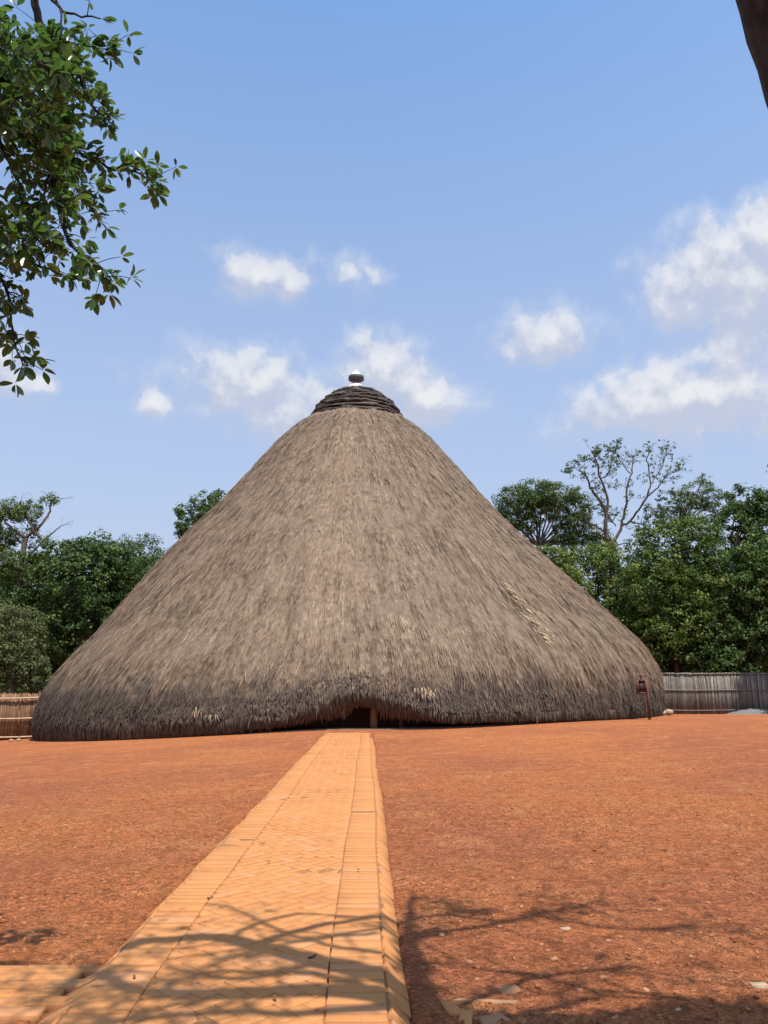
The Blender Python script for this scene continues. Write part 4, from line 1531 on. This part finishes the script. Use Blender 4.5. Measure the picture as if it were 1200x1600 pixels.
# ------------------------------------------------------------------ near tree on the left: leafy boughs hanging into view
lt = empty('leafy_tree', (-4.6, 1.4, -.1))
tag(lt, 'glossy broad-leaved bough of a near tree hanging against the sky', 'tree')
YL = 3.75
mb = MB()
P = limb([(-4.6, 1.4, -.3), (-4.5, 1.5, 2.0), (-4.2, 1.9, 4.0), (-3.7, 2.4, 5.6), (-3.1, 2.9, 6.6)], .01)
mb.tube(P, np.linspace(.22, .11, len(P)), 14)
keep(mb.build('trunk', M['bark'], smooth=True), lt)
HUB = Vector((-3.1, 2.9, 6.6))
STEMS = [
    ([HUB, at(30, -160, YL), at(50, -20, YL), at(60, 25, YL), at(68, 65, YL), at(76, 160, YL), at(80, 260, YL), at(92, 325, YL), at(112, 388, YL), at(150, 408, YL), at(176, 440, YL)], .030, .004),
    ([at(66, 55, YL), at(112, 95, YL + .1), at(140, 160, YL + .15), at(166, 195, YL + .2)], .012, .003),
    ([at(76, 170, YL), at(105, 225, YL + .1), at(150, 255, YL + .2), at(200, 266, YL + .25), at(244, 281, YL + .3)], .014, .003),
    ([at(40, -120, YL), at(75, -10, YL - .1), at(96, 18, YL - .1), at(120, 24, YL - .1), at(158, 29, YL - .1)], .014, .003),
    ([at(75, -10, YL - .1), at(92, 5, YL - .1), at(97, 35, YL - .1), at(95, 62, YL - .1)], .009, .004),
    ([at(68, 62, YL), at(108, 66, YL), at(135, 72, YL), at(172, 76, YL)], .009, .002),
    ([HUB, at(-120, 150, YL), at(-60, 310, YL), at(-10, 385, YL), at(45, 408, YL), at(98, 430, YL)], .028, .003),
    ([at(-70, 290, YL), at(-30, 400, YL + .1), at(5, 435, YL + .1), at(16, 475, YL + .1), at(20, 525, YL + .1), at(36, 572, YL + .1)], .014, .003),
    ([HUB, at(-60, 60, YL + .2), at(0, 120, YL + .2), at(60, 180, YL + .3), at(120, 215, YL + .3)], .03, .005),
    ([at(-60, 60, YL + .2), at(-20, 180, YL), at(20, 265, YL), at(45, 320, YL), at(52, 365, YL)], .016, .003),
    ([at(-20, 90, YL + .2), at(40, 100, YL + .4), at(100, 130, YL + .5), at(150, 170, YL + .5)], .012, .003),
    ([at(0, 120, YL + .2), at(30, 200, YL + .5), at(95, 250, YL + .5), at(120, 300, YL + .4), at(150, 335, YL + .4)], .012, .003),
    ([at(-40, 20, YL + .1), at(0, 60, YL - .3), at(50, 90, YL - .4), at(100, 120, YL - .4)], .012, .003),
    ([at(-60, 60, YL + .2), at(-10, 85, YL + .6), at(50, 150, YL + .7), at(110, 190, YL + .6)], .012, .003),
    ([at(-60, 120, YL), at(-10, 150, YL - .2), at(40, 170, YL - .3), at(90, 205, YL - .3)], .012, .003),
    ([at(-60, 180, YL), at(0, 200, YL - .1), at(55, 215, YL), at(100, 245, YL)], .012, .003),
    ([at(-60, 60, YL), at(0, 75, YL), at(60, 75, YL + .1), at(115, 85, YL + .2)], .012, .003),
    ([at(80, 260, YL), at(60, 330, YL - .1), at(40, 385, YL - .1)], .008, .003),
    ([at(-60, 310, YL), at(-20, 350, YL - .2), at(10, 340, YL - .2), at(40, 400, YL - .2)], .01, .003),
]
mb = MB()
LP = []            # (position, axis, size)
for si, (pl, ra, rb) in enumerate(STEMS):
    P = limb(pl, .004)
    mb.tube(P, np.linspace(ra, rb, len(P)), 6)
    lens = np.linalg.norm(np.diff(P, axis=0), axis=1)
    for k in range(len(P) - 1):
        if P[k][2] > 6.4:
            continue
        m_ = max(1, int(lens[k] / .011))
        for q in range(m_):
            if rng.random() > (.72 if si not in (5,) else .5):
                continue
            p = P[k] + (P[k + 1] - P[k]) * rng.random()
            pj = k / (len(P) - 1)
            if si in (0, 3, 4) and p[2] > at(70, 70, YL).z:
                if rng.random() > .12:
                    continue
            ax_ = (P[k + 1] - P[k]) / (lens[k] + 1e-9)
            # short side twig with a whorl of leaves at its end
            e = ax_ * .6 + rng.normal(0, .75, 3) + np.array([0, 0, -.05])
            e /= np.linalg.norm(e)
            tl = random.uniform(.04, .17)
            pe = p + e * tl
            mb.tube([p, p + e * tl * .5 + np.array([0, 0, .006]), pe], [.003, .0025, .0018], 4, None, False)
            for w in range(random.randint(4, 7)):
                f_ = e * .7 + rng.normal(0, .62, 3) + np.array([0, 0, -.1])
                LP.append((pe, f_ / np.linalg.norm(f_), random.uniform(.042, .088)))
    f0 = (P[-1] - P[-2]) / lens[-1]
    for w in range(7):
        f_ = f0 * .8 + rng.normal(0, .5, 3)
        LP.append((P[-1], f_ / np.linalg.norm(f_), random.uniform(.05, .08)))
keep(mb.build('twigs', M['bark'], smooth=True), lt)


def leaf_mesh():
    t = np.linspace(0, 1, 6)
    w = .21 * np.sin(PI * np.clip(t ** 1.15, 0, 1)) ** .8 + .008
    V = []
    for k in range(6):
        z = -.10 * t[k] ** 2
        V += [(t[k], -w[k], z + w[k] * .28), (t[k], 0, z), (t[k], w[k], z + w[k] * .28)]
    F_ = [(k * 3 + q, k * 3 + 3 + q, k * 3 + 4 + q, k * 3 + 1 + q) for k in range(5) for q in range(2)]
    return np.array(V), np.array(F_)


LV, LF = leaf_mesh()


def leaf_matrix(p, ax_, s):
    x = Vector(ax_)
    up = Vector((random.gauss(0, .5), random.gauss(0, .5), 1))
    y = up.cross(x)
    if y.length < 1e-3:
        y = Vector((0, 1, 0))
    y.normalize()
    z = x.cross(y)
    R_ = Matrix((x, y, z)).transposed()
    return R_, Vector(p) + x * .01, s


inview, outv = [], []
for L_ in LP:
    x, y, d = pix(L_[0])
    (inview if (-5 < x < 260 and -5 < y < 600) else outv).append(L_)
inview.sort(key=lambda L_: pix(L_[0])[2])       # nearest in view are single leaves
crown = MB()
m_ = MB()
m_.add(LV, LF, 0.0)
lm = m_.mesh('leaf', True)
sx_ = None
singles = inview[:300]
for L_ in inview[300:] + outv:
    R_, p, s = leaf_matrix(*L_)
    crown.add(LV * s @ np.array(R_).T + np.array(p), LF, random.random() * .98)
cr = keep(tag(crown.build('crown', M['leaf_near'], smooth=True), kind='stuff'), lt)
for L_ in singles:
    R_, p, s = leaf_matrix(*L_)
    o = obj('leaf', lm, M['leaf_near'], cr)
    o.matrix_parent_inverse = Matrix.Translation(-lt.location).inverted() @ Matrix.Translation(-lt.location)
    o.matrix_basis = Matrix.Translation(p) @ R_.to_4x4() @ Matrix.Scale(s, 4)
print('leaves', len(inview), len(outv), 'bricks', len(BRICKS))
